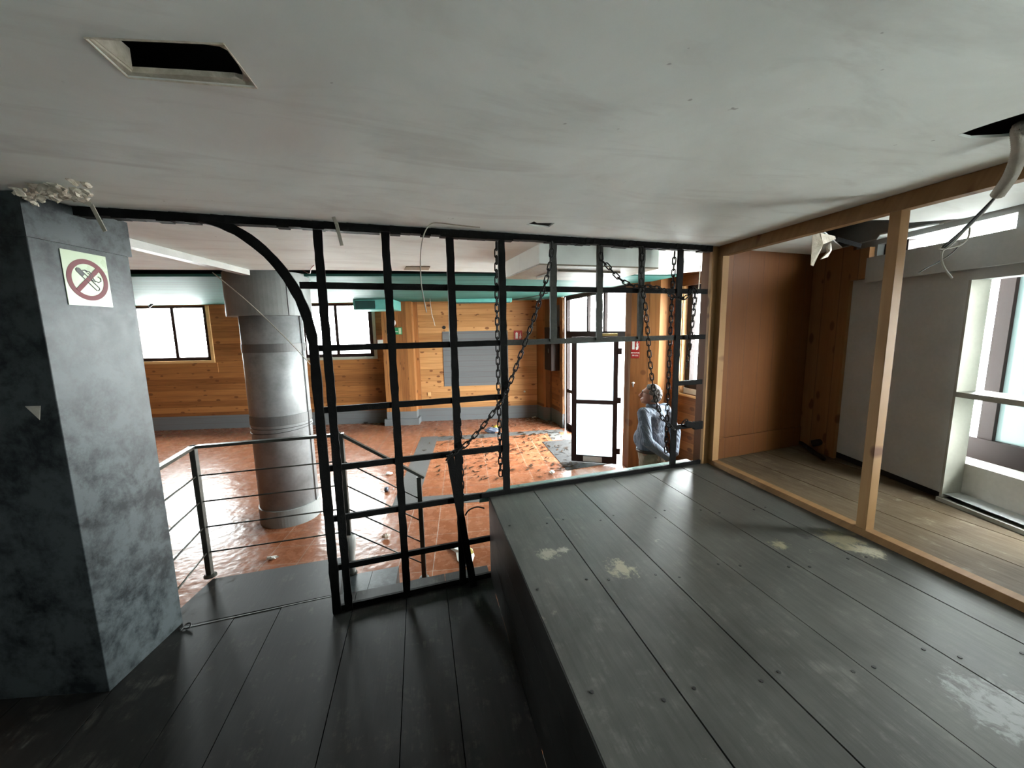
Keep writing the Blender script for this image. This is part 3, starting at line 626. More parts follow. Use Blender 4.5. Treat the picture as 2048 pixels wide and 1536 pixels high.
MB().lathe(cc, [(cr+.0, zc), (cr+.11, zc), (cr+.11, 3.0), (cr, 3.0)], 64).build('collar', M['collar'], root)
for ya, yb in ((704, 687), (851, 832)):
    MB().lathe(cc, [(cr+.004, zcol(ya)), (cr+.006, zcol(ya)+.003), (cr+.006, zcol(yb)-.003), (cr+.004, zcol(yb))], 64).build('band', M['band'], root)
for py in (857, 864):
    z = zcol(py); MB().tube([cc+V((math.cos(t)*(cr+.004), math.sin(t)*(cr+.004), z+.02*math.sin(t+1)*(py-856)/8)) for t in [2*math.pi*i/48 for i in range(48)]], .0035, 6, True).build('tie_wire', M['cable_black'], root)
a_ = R_(-8); MB().tube([cc+V((math.cos(a_)*(cr+.008), math.sin(a_)*(cr+.008), z)) for z in (.2, 1.2, zc)], .006, 6).build('cable', M['cable_black'], root)
a_ = R_(-43); MB().tube([cc+V((math.cos(a_)*(cr+.112), math.sin(a_)*(cr+.112), z)) for z in (zc, 2.98)], .004, 6).build('seam', M['cable_black'], root)

# ================================================================== IRON GRILLE
UX = [.075, .47, .885, 1.25, 1.65, 2.045, 2.43, 2.81]; ZX = [2.605, 2.215, 1.815, 1.42, 1.065, .71, .405]
root = thing('iron_grille', 'black wrought iron lattice screen with an arched left side between stage and hall', 'screen', g3(1.4, LN))
def gbar(p, q, name='bar', w=.044, t=.02, mt='iron', v=0.0, jit=.22):
    a, c = g3(*p, v), g3(*q, v); L = (c-a).length
    return MB().bar(a, c, w, t, VV, max(2, int(L/.045)), jit).build(name, M[mt], root)
for i, u in enumerate(UX):
    z0 = LN if i < 3 else (PL if i in (3, 7) else 2.215)
    gbar((u, CE), (u, z0), 'upright_bar', mt='iron_lit' if i in (4, 5, 6) else 'iron', w=.048)
for z, u0, u1, mt in ((ZX[0], -.05, 3.12, 'iron'), (ZX[1], 0, 1.27, 'iron'), (ZX[1], 1.27, 2.82, 'iron_lit'), (ZX[1], 2.82, 3.12, 'iron'), (ZX[2], 0, 1.27, 'iron'), (ZX[2], 2.81, 3.11, 'iron'), (ZX[3], 0, 1.27, 'iron'), (ZX[3], 2.81, 3.11, 'iron'), (ZX[4], 0, 1.24, 'iron'), (ZX[5], 0, 1.27, 'iron'), (ZX[6], 0, 1.27, 'iron')):
    gbar((u0, z), (u1, z), 'cross_bar', w=.04, v=.016, mt=mt, jit=.06)
gbar((1.05, PL+.018), (3.12, PL+.018), 'foot_bar', w=.034, v=.0, jit=.1)
arch = [g3(-.6+.6*math.sin(t), 2.2+.775*math.cos(t), -.004) for t in [math.pi/2*i/26 for i in range(27)]]+[g3(0, 2.2-1.8*i/24, -.004) for i in range(1, 25)]+[g3(0, LN+.002, -.004)]
f = MB(); rings = []
for i, p in enumerate(arch):
    d = (arch[min(i+1, len(arch)-1)]-arch[max(i-1, 0)]).normalized(); a = VV; c = d.cross(a).normalized(); w = .026*(1+random.uniform(-.05, .18))
    rings.append([p+a*.014+c*w, p-a*.014+c*w, p-a*.014-c*w, p+a*.014-c*w])
f.loft(rings).build('arch_bar', M['iron'], root)
f = MB(); n = 70                              # ragged plate where the screen meets the ceiling
for i in range(n):
    u0, u1 = -1.35+4.47*i/n, -1.35+4.47*(i+1)/n; h = random.uniform(.038, .052)
    f.hexa([g3(u0, CE-h, -.03), g3(u1, CE-h, -.03), g3(u1, CE-h, .03), g3(u0, CE-h, .03)], [g3(u0, CE-.001, -.03-random.uniform(0, .012)), g3(u1, CE-.001, -.03), g3(u1, CE-.001, .03), g3(u0, CE-.001, .03)])
f.build('top_rail', M['iron'], root)
f = MB(); f.bar(g3(2.93, 1.455, -.012), g3(3.03, 1.425, -.012), .05, .03, VV); f.bar(g3(3.02, 1.425, -.01), g3(3.11, 1.425, -.01), .07, .03, VV); f.build('latch_plate', M['iron'], root)
MB().tube(spline([g3(2.87, 1.435, -.02), g3(2.885, 1.47, -.02), g3(2.925, 1.495, -.02), g3(2.945, 1.475, -.02), g3(2.935, 1.45, -.02)], 5), .005, 6).build('hook', M['iron'], root)
f = MB().bar(g3(.82, 1.43, -.03), g3(.955, LN, -.05), .05, .02, VV, 14, .12)
tag(f.build('iron_bar', M['iron']), 'loose black iron bar leaning against the lattice screen beside the hanging chain', 'bar')

# chains
LK = MB(); pts = []
for i in range(20):
    t = 2*math.pi*i/20; pts.append(V((.0135*math.cos(t), 0, .0135*math.sin(t)+(.018 if math.sin(t) > .001 else -.018 if math.sin(t) < -.001 else 0))))
LK.tube(pts, .0050, 7, True); link0 = LK.build('link', M['chain'], None, True); link_me = link0.data
bpy.data.objects.remove(link0)
def chain(pts, label, group='chains hanging on the iron screen', twist=0.0):
    path = spline([g3(u, z, v) for u, z, v in pts], 14); root = thing('chain', label, 'chain', path[0], group)
    pitch = .0485; acc = 0.0; nxt = pitch/2; k = 0
    for a, c in zip(path[:-1], path[1:]):
        L = (c-a).length
        while nxt <= acc+L:
            p = a.lerp(c, (nxt-acc)/L); d = (c-a).normalized(); x = d.cross(VV).normalized(); y = d.cross(x)
            ang = R_(35+twist) if k % 2 else R_(35+twist+90); x2 = x*math.cos(ang)+y*math.sin(ang); y2 = d.cross(x2)
            o = bpy.data.objects.new('link', link_me); COL.objects.link(o)
            mm = Matrix((x2, y2, d)).transposed().to_4x4(); mm.translation = p; o.matrix_basis = mm; o.parent = root; o.matrix_parent_inverse = Matrix.Translation(-path[0])
            nxt += pitch; k += 1
        acc += L
    return root
chain([(1.625, 2.93, -.042), (1.6, 2.75, -.042), (1.5, 2.45, -.042), (1.37, 2.13, -.042), (1.245, 1.845, -.042), (1.17, 1.74, -.042), (1.05, 1.6, -.042), (.92, 1.49, -.062), (.84, 1.455, -.075), (.79, 1.41, -.075)], 'long black chain draped diagonally across the middle of the iron screen')
chain([(.898, 2.2, .054), (.91, 1.85, .056), (.915, 1.5, .056), (.918, 1.2, .056), (.91, .97, .056)], 'black chain hanging down the bar beside the loose leaning bar')
chain([(1.232, 2.93, .054), (1.225, 2.5, .056), (1.222, 2.0, .056), (1.222, 1.6, .056), (1.222, 1.16, .056)], 'black chain hanging straight down behind the bar at the stage corner')
chain([(2.03, 2.92, -.042), (2.035, 2.83, -.042), (2.09, 2.78, -.042), (2.19, 2.68, -.065), (2.3, 2.63, -.085), (2.45, 2.625, -.09), (2.58, 2.61, -.07), (2.68, 2.57, -.042), (2.76, 2.545, -.042), (2.83, 2.545, -.042), (2.87, 2.575, -.042)], 'short black chain swagged in the upper right of the iron screen')
chain([(2.88, 2.58, -.042), (2.90, 2.62, -.042), (2.935, 2.6, -.042), (2.935, 2.5, -.042), (2.92, 2.3, -.042), (2.90, 2.1, -.042), (2.885, 1.95, -.042)], 'black chain end dangling right of the last upright bar')
chain([(2.405, 2.93, -.042), (2.40, 2.8, -.042), (2.402, 2.65, -.042), (2.44, 2.5, -.042), (2.47, 2.3, -.042), (2.51, 2.0, -.042), (2.56, 1.75, -.042), (2.63, 1.57, -.042), (2.71, 1.475, -.042), (2.80, 1.41, -.042)], 'black chain sagging down in front of the standing man')
chain([(2.795, 2.93, .054), (2.787, 2.5, .056), (2.783, 2.0, .056), (2.782, 1.5, .056), (2.785, 1.2, .056)], 'black chain hanging along the last upright bar of the screen')

# ================================================================== RAILING
LP, MP, RP = F(415, 1152, LN), F(683, 1108, LN), F(848, 1157, 0)
LP, MP = V((-2.09, 3.19, LN)), V((-1.05, 3.355, .193)); RP = V((-.44, 3.475, 0.0))
RT = 1.462
root = thing('stair_railing', 'dark steel handrail with thin rods around the landing and step', 'railing', LP)
def post(p, z1, w=.04): return MB().box((p.x-w/2, p.y-w/2, p.z), (p.x+w/2, p.y+w/2, z1)).build('post', M['rail'], root, bevel=.003)
post(LP, RT); post(MP, RT); post(RP, 1.0)
for p in (LP, MP, RP): MB().lathe(p, [(.045, 0), (.045, .012), (.03, .02)], 16).build('base_plate', M['rail'], root)
f = MB()
PZ = V((-1.99, 2.668, LN))
segs = [(PZ, LP, RT, RT), (LP, MP, RT, RT), (MP, RP, RT, 1.02)]
for a, c, za, zb in segs:
    p, q = V((a.x, a.y, za)), V((c.x, c.y, zb)); d = (q-p).normalized(); e = .025
    if c is RP: q = q+d*.05
    MB().bar(p-d*e*(a is not PZ), q+d*e*(c is not RP), .045, .022, (0, 0, 1)).build('handrail', M['rail'], root)
for a, c, za, zb in segs:
    for k in range(4):
        dz = -.232-.213*k; MB().tube([V((a.x, a.y, za+dz)), V((c.x, c.y, zb+dz))], .006, 8).build('rod', M['rail'], root, True)
MB().lathe(V((MP.x, MP.y, .193)), [(.026, .0), (.034, .0), (.036, .15), (.05, .26), (.056, .36), (.03, .37)], 20).build('torn_wrap', M['white_plastic'], root, True)

# ================================================================== TIMBER FRAME
S0, S1 = V((2.195, 3.20, PL)), V((2.38, 1.0, PL)); sd = (S1-S0).normalized(); S2 = S0+sd*3.6; sn = V((-sd.y, sd.x, 0)); sn = sn if sn.x > 0 else -sn
root = thing('timber_frame', 'raw pine stud frame standing on the stage before the alcove', 'frame', S0+sn*.03)
def tb(x0, x1, n0, n1, z0, z1): 
    q = lambda x, n, z: V(((S0+sd*x+sn*n).x, (S0+sd*x+sn*n).y, z)); return MB().hexa([q(x0, n0, z0), q(x1, n0, z0), q(x1, n1, z0), q(x0, n1, z0)], [q(x0, n0, z1), q(x1, n0, z1), q(x1, n1, z1), q(x0, n1, z1)])
tb(.0, 3.6, .0, .062, PL+.001, PL+.046).build('sill_beam', M['timber_x'], root, bevel=.002)
tb(.0, 3.6, .0, .062, CE-.088, CE-.002).build('top_beam', M['timber_x'], root, bevel=.002)
xs = (F(1737, 1072, PL)-S0).dot(sd)-.02
stud = tb(xs-.025, xs+.03, .0, .062, PL+.046, CE-.088).build('stud', M['timber_z'], root, bevel=.002)
for z0, z1 in ((CE-.185, CE-.085), (PL+.045, PL+.13)):
    br = tb(xs+.03, xs+.035, .002, .060, z0, z1).build('bracket', M['zinc'], stud)
tb(-.01, .05, -.0, .062, PL+.046, CE-.088).build('end_stud', M['timber_z'], root, bevel=.002)
f = MB(); 
for i in range(9):
    a = S0+sd*(xs-.0+random.uniform(-.02, .03))-sn*.004+V((0, 0, .68+random.uniform(-.03, .03))); c = a+V((random.uniform(-.03, .03), random.uniform(-.04, .03), random.uniform(-.05, .05)))
    f.tube([a, a.lerp(c, .5)-sn*.02, c], .003, 5)
f.build('splinter', M['leaf'], stud)
po = tb(-.045, -.012, -.055, .03, PL-.1, CE).build('pine_post', M['timber_z'], None, bevel=.002); tag(po, 'narrow pine post between the iron screen and the timber frame', 'post')

# ================================================================== THINGS ON THE CEILING
bx = [V((.63, 3.17, 0)), V((1.74, 3.37, 0)), V((1.60, 4.25, 0)), V((.44, 4.02, 0))]
root = thing('ceiling_box', 'boxed white bulkhead hanging from the ceiling behind the iron screen', 'bulkhead', (1.1, 3.7, CE))
bz = 2.83; f = MB()
for a, c in zip(bx, bx[1:]+bx[:1]):
    n = (c-a).cross(V((0, 0, 1))).normalized()*.015; f.hexa([a+V((0, 0, bz)), c+V((0, 0, bz)), c-n+V((0, 0, bz)), a-n+V((0, 0, bz))], [p+V((0, 0, CE-.001)) for p in (a, c, c-n, a-n)])
f.build('side_panels', M['ceiling'], root)
MB().prism([(p.x, p.y, bz-.012) for p in bx], (0, 0, .012)).build('bottom_panel', M['stained'], root)
ctr = sum(bx, V())/4
MB().prism([(ctr.x+(p.x-ctr.x)*.55, ctr.y+(p.y-ctr.y)*.55, bz-.03) for p in bx], (0, 0, .017)).build('access_flap', M['stained'], root)
# light batten and strip
a, c = F(246, 484, CE-.03), F(492, 545, CE-.03); d = (c-a).normalized(); a = a-d*.6
f = MB().bar(a, c, .075, .055, (0, 0, 1)); tag(f.build('light_batten', M['white_plastic']), 'long white bare light batten on the white ceiling left of the iron arch', 'light')
# access panel
q = [F(808, 538, CE), F(857, 538, CE), F(860, 532, CE), F(812, 532, CE)]
root_ = MB().prism([(p.x, p.y, CE-.012) for p in q], (0, 0, .011)).build('access_panel', M['stained']); tag(root_, 'small rectangular access panel on the white hall ceiling', 'panel')
# teal duct box and fitting near the far wall
s0, s2 = pf(806, 600)[0], pf(738, 600)[0]
root = thing('duct_box', 'teal painted duct box with dark square face under the teal ceiling', 'duct', far((s0+s2)/2, 2.78, .5))
farbox(MB(), s0, s2+.03, 2.80, 3.02, .28, 1.15).build('casing', M['teal_fitting'], root, bevel=.01)
farbox(MB(), s0+.38, s2-.02, 2.82, 2.99, 1.15, 1.165).build('opening', M['teal_dark'], root)
s0, s2 = pf(1018, 600)[0], pf(912, 600)[0]
root = thing('light_fitting', 'long teal painted light fitting above the grey wall patch', 'light', far((s0+s2)/2, 2.98, .9))
farbox(MB(), s0, s2, 2.94, 3.02, .75, 1.0).build('body', M['teal_fitting'], root, bevel=.008); farbox(MB(), s0+.04, s2-.04, 2.925, 2.94, .8, .95).build('diffuser', M['teal_dark'], root)
MB().tube(spline([far(s0-.02, 2.985, .9), far(s0-.4, 2.995, 1.6), far(s0-.55, 2.98, 2.6)], 8), .012, 6).build('feed_cable', M['cable_black'], root)

def bracket(p, label, dx):
    root = thing('hanger_strip', label, 'bracket', p, 'pale metal strips hanging from the ceiling')
    f = MB(); q = p+V((dx, .03, -.03)); r = q+V((.015+dx*.2, .02, -.12))
    f.bar(p, q, .02, .004, (0, 1, .2)); f.build('tab', M['cable_white'], root); MB().bar(q, r, .02, .004, (.2, 1, 0)).build('drop', M['cable_white'], root); return root
p = g3(-1.1, CE-.002, -.05); bracket(F(140, 391, CE-.002), 'pale metal strip hanging from the ceiling beside the dark pillar', .06)
bracket(F(667, 434, CE-.002), 'pale metal strip hanging from the ceiling at the top of the iron screen', .005)
# hanging cables
def cable(pts, r, mt, name, label, n=8): 
    return tag(MB().tube(spline(pts, n), r, 6).build(name, M[mt], None, True), label, 'cable')
def at_depth(px, py, y): d = ray(px, py); return d*(y/d.y)+V((0, 0, CZ))
yy = 2.50
cable([at_depth(*q, yy) for q in [(960, 455), (912, 450), (880, 446), (862, 448), (849, 466), (842, 500), (841, 540), (843, 572), (848, 600), (853, 625)]], .0035, 'cable_white', 'hanging_cable', 'thin white cable hanging in a hook through the iron screen')
cable([V((at_depth(860, 600, 9.0).x, 9.0, 3.02))]+[at_depth(*q, 9.0) for q in [(860, 600), (863, 625), (867, 640), (870, 652)]], .007, 'cable_white', 'hanging_cable', 'short pale cable dangling before the far pine wall')
cable([at_depth(*q, 4.55) for q in [(425, 545), (487, 596), (540, 645), (590, 695), (632, 742)]], .005, 'cable_white', 'slack_wire', 'slack white wire slanting past the steel column')
cable([F(600, 546, CE)+V((0, 0, .05)), F(618, 543, CE)+V((0, 0, -.02)), F(622, 535, CE)+V((0, 0, -.01)), F(628, 530, CE)], .004, 'red', 'loose_wire', 'thin red wire loose at the edge of the white ceiling')
cable([V((at_depth(1283, 555, 4.0).x, 4.0, CE))]+[at_depth(*q, 4.0) for q in [(1283, 555), (1288, 590), (1284, 620), (1291, 640)]], .005, 'cable_white', 'hanging_cable', 'short white cord dangling before the pine pier')
cable([V((at_depth(1398, 590, 4.2).x, 4.2, CE))]+[at_depth(*q, 4.2) for q in [(1396, 590), (1392, 612), (1387, 640)]], .005, 'cable_white', 'hanging_cable', 'short white cord hanging at the hall window by the timber post')
# conduit with wires, right
cy = 1.22
root = thing('flexible_conduit', 'grey flexible conduit hanging from the ceiling opening with bare wires', 'conduit', (1.98, 1.2, CE))
c_pts = [V((2.07, 1.24, 3.25)), V((2.03, 1.25, 3.0))]+[at_depth(*q, y) for q, y in (((2040, 255), 1.26), ((2040, 300), 1.30), ((2022, 350), 1.36), ((1994, 391), 1.42))]
cp = spline(c_pts, 22); rr = [.021+(.0018 if i % 2 else -.0012) for i in range(len(cp))]
MB().tube(cp, rr, 12).build('sleeve', M['conduit'], root, True)
w0 = cp[-1]
for i, (dx, mt) in enumerate(((0, 'cable_black'), (6, 'cable_white'), (3, 'cable_black'))):
    MB().tube(spline([w0+(cp[-3]-w0)*.5, at_depth(1960+dx, 425, 1.46), at_depth(1925+dx, 460, 1.5), at_depth(1890+dx*2, 490, 1.53), at_depth(1882, 497+dx, 1.55)], 8), .0042, 6).build('wire', M[mt], root, True)
MB().tube(spline([at_depth(*q, 1.54) for q in [(1940, 455), (1936, 475), (1920, 490), (1885, 498), (1880, 494), (1905, 486), (1919, 486), (1916, 491), (1890, 498), (1884, 505), (1883, 520), (1890, 538), (1904, 556)]], 8), .0042, 6).build('wire', M['cable_white'], root, True)
MB().tube(spline([at_depth(*q, 1.60) for q in [(1921, 487), (1905, 505), (1880, 522), (1855, 535), (1838, 545)]], 8), .0025, 6).build('wire', M['cable_black'], root, True)
# torn sheet at the alcove ceiling
def ragged(name, pts, y, mat, label, cat, th=.004):
    q = [at_depth(px, py, y+random.uniform(-.015, .015)) for px, py in pts]
    b = MB(); n = len(q); c = sum(q, V())/n; d = V((0, th, 0))
    b.add(q+[p+d for p in q]+[c+V((0, -.02, 0)), c+d], [(i, (i+1) % n, 2*n) for i in range(n)]+[(n+(i+1) % n, n+i, 2*n+1) for i in range(n)]+[(i, n+i, n+(i+1) % n, (i+1) % n) for i in range(n)])
    return tag(b.build(name, M[mat]), label, cat)
ragged('torn_board', [(1626, 462), (1636, 456), (1641, 466), (1670, 472), (1672, 478), (1645, 482), (1642, 500), (1632, 520), (1627, 532), (1622, 530)], 2.62, 'plaster_bits', 'torn strip of ceiling lining hanging in the alcove', 'debris')
ragged('torn_board', [(1652, 494), (1662, 486), (1664, 500), (1656, 514), (1641, 519), (1655, 506)], 2.66, 'plaster_bits', 'small curled scrap hanging beside the torn lining strip', 'debris')
f = MB().bar(at_depth(1673, 478, 2.66), at_depth(1722, 492, 2.62), .03, .006, (0, 1, 0)); tag(f.build('metal_strip', M['iron']), 'black metal strip poking out of the broken alcove ceiling', 'strip')
f = MB(); [f.bar(F(1650+i*22, 452-i*3, CE)+V((0, 0, .10)), F(1790+i*60, 446-i*2, CE)+V((0, 0, .16)), .05, .03) for i in range(3)]
tag(f.build('roof_batten', M['timber_x']), 'dark battens in the void above the broken alcove ceiling', 'batten')
# plaster rubble on top of the pillar
f = MB()
for i in range(46):
    c = F(random.triangular(40, 190, 75), random.uniform(372, 396), CE-.02)+V((random.uniform(-.02, .02), random.uniform(-.03, .03), random.uniform(-.03, .02))); r = random.uniform(.006, .024)
    n0 = len(f.v); f.ball(c, r, (random.uniform(.5, 1.6), random.uniform(.5, 1.3), random.uniform(.4, 1)), 8, 6)
    for v in f.v[n0:]: v += V((noise.noise(v*70), noise.noise(v*70+V((9, 0, 0))), noise.noise(v*70+V((0, 9, 0)))))*r*.75
o = f.build('plaster_rubble', M['plaster_bits']); tag(o, 'broken plaster crumbs where the dark pillar meets the ceiling', 'rubble', None, 'stuff')
# linings of the rectangular opening
f = MB(); hc = [V(p) for p in (cpt(168, 74), cpt(447, 86), cpt(514, 175), cpt(256, 154))]
f = MB(); up = V((0, 0, .004)); f.sheet([p+up for p in hc], [[V(p)+up for p in inner_a]], (0, 0, .014)); f.bar(V(inner_a[0])+V((0, 0, .035)), V(inner_a[-1])+V((0, 0, .035)), .006, .05)
for p, q in zip(hc, hc[1:]+hc[:1]): f.bar(p+V((0, 0, -.002)), q+V((0, 0, -.002)), .003, .003)
tag(f.build('opening_lining', M['plaster_bits']), 'rough lining of the rectangular ceiling opening at upper left', 'lining')

# ================================================================== THINGS ON WALLS
def text(body, size, mat, mtx, parent, name='lettering'):
    cu = bpy.data.curves.new(name, 'FONT'); cu.body = body; cu.size = size; cu.align_x = 'CENTER'; cu.align_y = 'CENTER'; cu.extrude = .0006; cu.offset = size*.015
    t = bpy.data.objects.new(name, cu); COL.objects.link(t); dg = bpy.context.evaluated_depsgraph_get(); me = bpy.data.meshes.new_from_object(t.evaluated_get(dg)); bpy.data.objects.remove(t)
    me.transform(mtx); me.materials.clear(); me.materials.append(mat); o = bpy.data.objects.new(name, me); COL.objects.link(o); adopt(o, parent); return o
class Face:                                  # flat frame on a wall: x right, y up, n towards the room
    def __init__(s, o, x, n): s.o = V(o); s.x = V(x).normalized(); s.y = V((0, 0, 1)); s.n = V(n).normalized()
    def p(s, x, y, d=0.0): return s.o+s.x*x+s.y*y+s.n*d
    def poly(s, mb, pts, d0, d1): return mb.prism([s.p(x, y, d0) for x, y in pts], s.n*(d1-d0))
    def rect(s, mb, x0, y0, x1, y1, d0, d1): return s.poly(mb, [(x0, y0), (x1, y0), (x1, y1), (x0, y1)], d0, d1)
    def mtx(s, x, y, d): mm = Matrix((s.x, s.y, s.n)).transposed().to_4x4(); mm.translation = s.p(x, y, d); return mm
    def ring(s, mb, cx, cy, r0, r1, d0, d1, n=56):
        rg = []
        for k in range(n):
            t = 2*math.pi*k/n; c, q = math.cos(t), math.sin(t); rg.append([s.p(cx+r0*c, cy+r0*q, d0), s.p(cx+r1*c, cy+r1*q, d0), s.p(cx+r1*c, cy+r1*q, d1), s.p(cx+r0*c, cy+r0*q, d1)])
        return mb.loft(rg, False, True)
    def line(s, mb, pts, r, d): return mb.tube([s.p(x, y, d) for x, y in pts], r, 5)
# no smoking sign
ptop = P(163, 505, PA, PB); pbot = P(181, 612, PA, PB); pl = P(127, 554, PA, PB)[0]; pr = P(217, 563, PA, PB)[0]
px_ = (V((*PB, 0))-V((*PA, 0))).normalized(); pn = V((px_.y, -px_.x, 0)); zcn = (ptop[1]+pbot[1])/2; hw = (pr-pl)/2; hh = (ptop[1]-pbot[1])/2
fc = Face(V((*PA, 0))+px_*(pl+pr)/2+V((0, 0, zcn))+pn*.001, px_, pn); k = min(hw, hh)*.92
root = thing('no_smoking_sign', 'pale green square no smoking sticker on the dark pillar', 'sign', fc.p(0, -hh))
fc.rect(MB(), -hw, -hh, hw, hh, .0, .003).build('plate', M['phos'], root)
fc.ring(MB(), 0, -.02*k, k*.77, k, .003, .0042).build('ring', M['prohib'], root)
c45 = .707; w = .10*k; L = .82*k
fc.poly(MB(), [(-L*c45-w*c45, -L*c45+w*c45), (-L*c45+w*c45, -L*c45-w*c45), (L*c45+w*c45, L*c45-w*c45), (L*c45-w*c45, L*c45+w*c45)], .0042, .0052).build('slash', M['prohib'], root)
def rot(x, y): return (x*c45+y*c45)*k, (-x*c45+y*c45)*k    # cigarette runs from upper left to lower right
f = MB(); w = .10
out_ = [(-.62, -w), (.60, -w), (.66, -w*.5), (.66, w*.5), (.60, w), (-.62, w), (-.68, w*.4), (-.68, -w*.4)]
fc.line(f, [rot(x, y) for x, y in out_+out_[:1]], .0022, .0038); fc.poly(f, [rot(x, y) for x, y in [(-.62, -w), (-.26, -w), (-.26, w), (-.62, w), (-.69, w*.4), (-.69, -w*.4)]], .003, .0044)
fc.line(f, [rot(-.45, .14), rot(-.38, .26), rot(-.28, .28), rot(-.22, .36), rot(-.06, .36), rot(.06, .26), rot(.22, .22)], .0022, .0038); fc.poly(f, [rot(-.42, .14), rot(-.36, .22), rot(-.24, .24), rot(-.28, .32), rot(-.40, .27)], .003, .0042)
fc.line(f, [rot(-.20, .24), rot(-.10, .28), rot(0, .18), rot(.14, .14), rot(.3, .2)], .0022, .0038)
fc.line(f, [rot(.26, .22), rot(.42, .30), rot(.46, .44), rot(.36, .54), rot(.22, .5)], .0022, .0038); fc.poly(f, [rot(-.06, .70), rot(.08, .56), rot(.12, .52), rot(.10, .62)], .003, .0042)
f.build('cigarette', M['black'], root)
f = MB(); q = P(68, 820, PD_, PA); t = (V((*PA, 0))-V((*PD_, 0))).normalized(); fc2 = Face(V((*PD_, 0))+t*q[0]+V((0, 0, q[1]))+V((0, -.001, 0)), t, (0, -1, 0)); fc2.poly(f, [(-.035, .02), (.035, .02), (.02, -.05)], 0, .002)
tag(f.build('paper_scrap', M['conduit']), 'small triangular scrap stuck on the dark front of the pillar', 'scrap')
# exit sign and sensor, red signs on far wall
fx = (far(0, 0)-far(1, 0)).normalized()
def fface(px, py, off): s, z = pf(px, py); return Face(far(s, z, off), fx, NF)
fc = fface(797, 662, .335); root = thing('exit_sign', 'green emergency exit sign with running figure on the pine pilaster', 'sign', fc.p(0, -.09))
fc.rect(MB(), -.165, -.085, .155, .085, 0, .006).build('plate', M['green'], root)
f = MB(); fc.ring(f, -.095, .052, .0, .016, .006, .008, 16); fc.poly(f, [(-.12, .03), (-.085, .038), (-.07, .0), (-.05, .0), (-.05, .01), (-.06, .012), (-.085, .03), (-.09, -.01), (-.07, -.035), (-.075, -.07), (-.09, -.07), (-.09, -.04), (-.11, -.02), (-.12, -.05), (-.15, -.06), (-.15, -.048), (-.13, -.04), (-.12, 0), (-.14, .01), (-.145, -.01), (-.155, -.005), (-.15, .02)], .006, .008)
f.build('running_figure', M['sign_white'], root)
f = MB(); fc.rect(f, -.03, -.022, .04, -.008, .006, .008); fc.poly(f, [(.035, -.03), (.06, -.015), (.035, 0)], .006, .008); f.build('arrow', M['sign_white'], root)
fc.rect(MB(), .075, -.068, .135, .07, .006, .008).build('doorway', M['phos'], root)
fc = fface(794, 646, .335); o = MB().ball(fc.p(0, 0, .02), .08, (.55, .5, .95), 18, 12).build('alarm_sensor', M['white_plastic'], None, True); tag(o, 'white oval sensor above the green exit sign', 'sensor')
def fire_sign(fc, w, h, label):
    root = thing('fire_sign', label, 'sign', fc.p(0, -h))
    fc.rect(MB(), -w, -h, w, h, 0, .005).build('plate', M['red'], root)
    f = MB(); fc.rect(f, -w*.62, -h*.62, -w*.05, h*.55, .005, .007); fc.rect(f, -w*.45, h*.55, -w*.2, h*.72, .005, .007); f.build('extinguisher_symbol', M['sign_white'], root)
    f = MB(); fc.poly(f, [(w*.35, -h*.7), (w*.75, -h*.6), (w*.85, -h*.1), (w*.68, -h*.25), (w*.75, h*.25), (w*.6, h*.0), (w*.62, h*.65), (w*.42, h*.2), (w*.45, -h*.15), (w*.28, -h*.25)], .005, .007); f.build('flame_symbol', M['sign_white'], root); return root
fire_sign(fface(1036, 671, .01), .105, .125, 'square red fire sign on the far pine wall right of the grey patch')
fc = Face(far(pf(771, 684)[0], pf(771, 684)[1], .20), fx, NF)
root = thing('extinguisher_sign', 'red and white folded fire sign beside the far window on the pilaster', 'sign', fc.p(0, -.1))
s_ = pc+.004; f = MB(); farbox(f, s_, s_+.02, pf(771, 692)[1], pf(771, 676)[1], .04, .30); f.build('red_side', M['red'], root); f = MB(); farbox(f, s_-.02, s_+.11, pf(771, 691)[1], pf(771, 679)[1], .305, .312); f.build('white_front', M['sign_white'], root)
# small fittings
def dome(fc, r, name, mt, label, cat): return tag(MB().ball(fc.p(0, 0, .004), r, (1, 1, 1), 14, 8).build(name, M[mt], None, True), label, cat)
dome(fface(1049, 783, .006), .026, 'wall_socket', 'white_plastic', 'round white socket on the far pine wall near the corner', 'socket')
f = MB(); fc = fface(859, 788, .004); fc.rect(f, -.04, -.045, .04, .045, 0, .012); tag(f.build('wall_socket', M['pine_trim']), 'square pine coloured socket plate on the far wall', 'socket')
f = MB(); fc = fface(732, 846, .004); fc.rect(f, -.05, -.03, .05, .03, 0, .012); tag(f.build('wall_socket', M['black']), 'black socket low on the grey wainscot under the far window', 'socket')
f = MB(); fc = fface(888, 655, .004); fc.ring(f, 0, 0, 0, .045, 0, .01, 12); tag(f.build('wall_hole', M['black']), 'dark burnt knot hole above the grey wall patch', 'hole')
for i, (px, py) in enumerate([(340, 608), (663, 606)]):
    s, z = pf(px, py); f = MB(); f.tube([far(s, 3.04, .5), far(s, z-.03, .5)], .012, 8); f.tube([far(s, z-.03, .5), far(s+.05, z-.10, .55)], .025, 8)
    tag(f.build('spotlight', M['black']), ['small dark spotlight before the far left window', 'small dark spotlight before the far right window'][i], 'light', 'spotlights before the far windows')
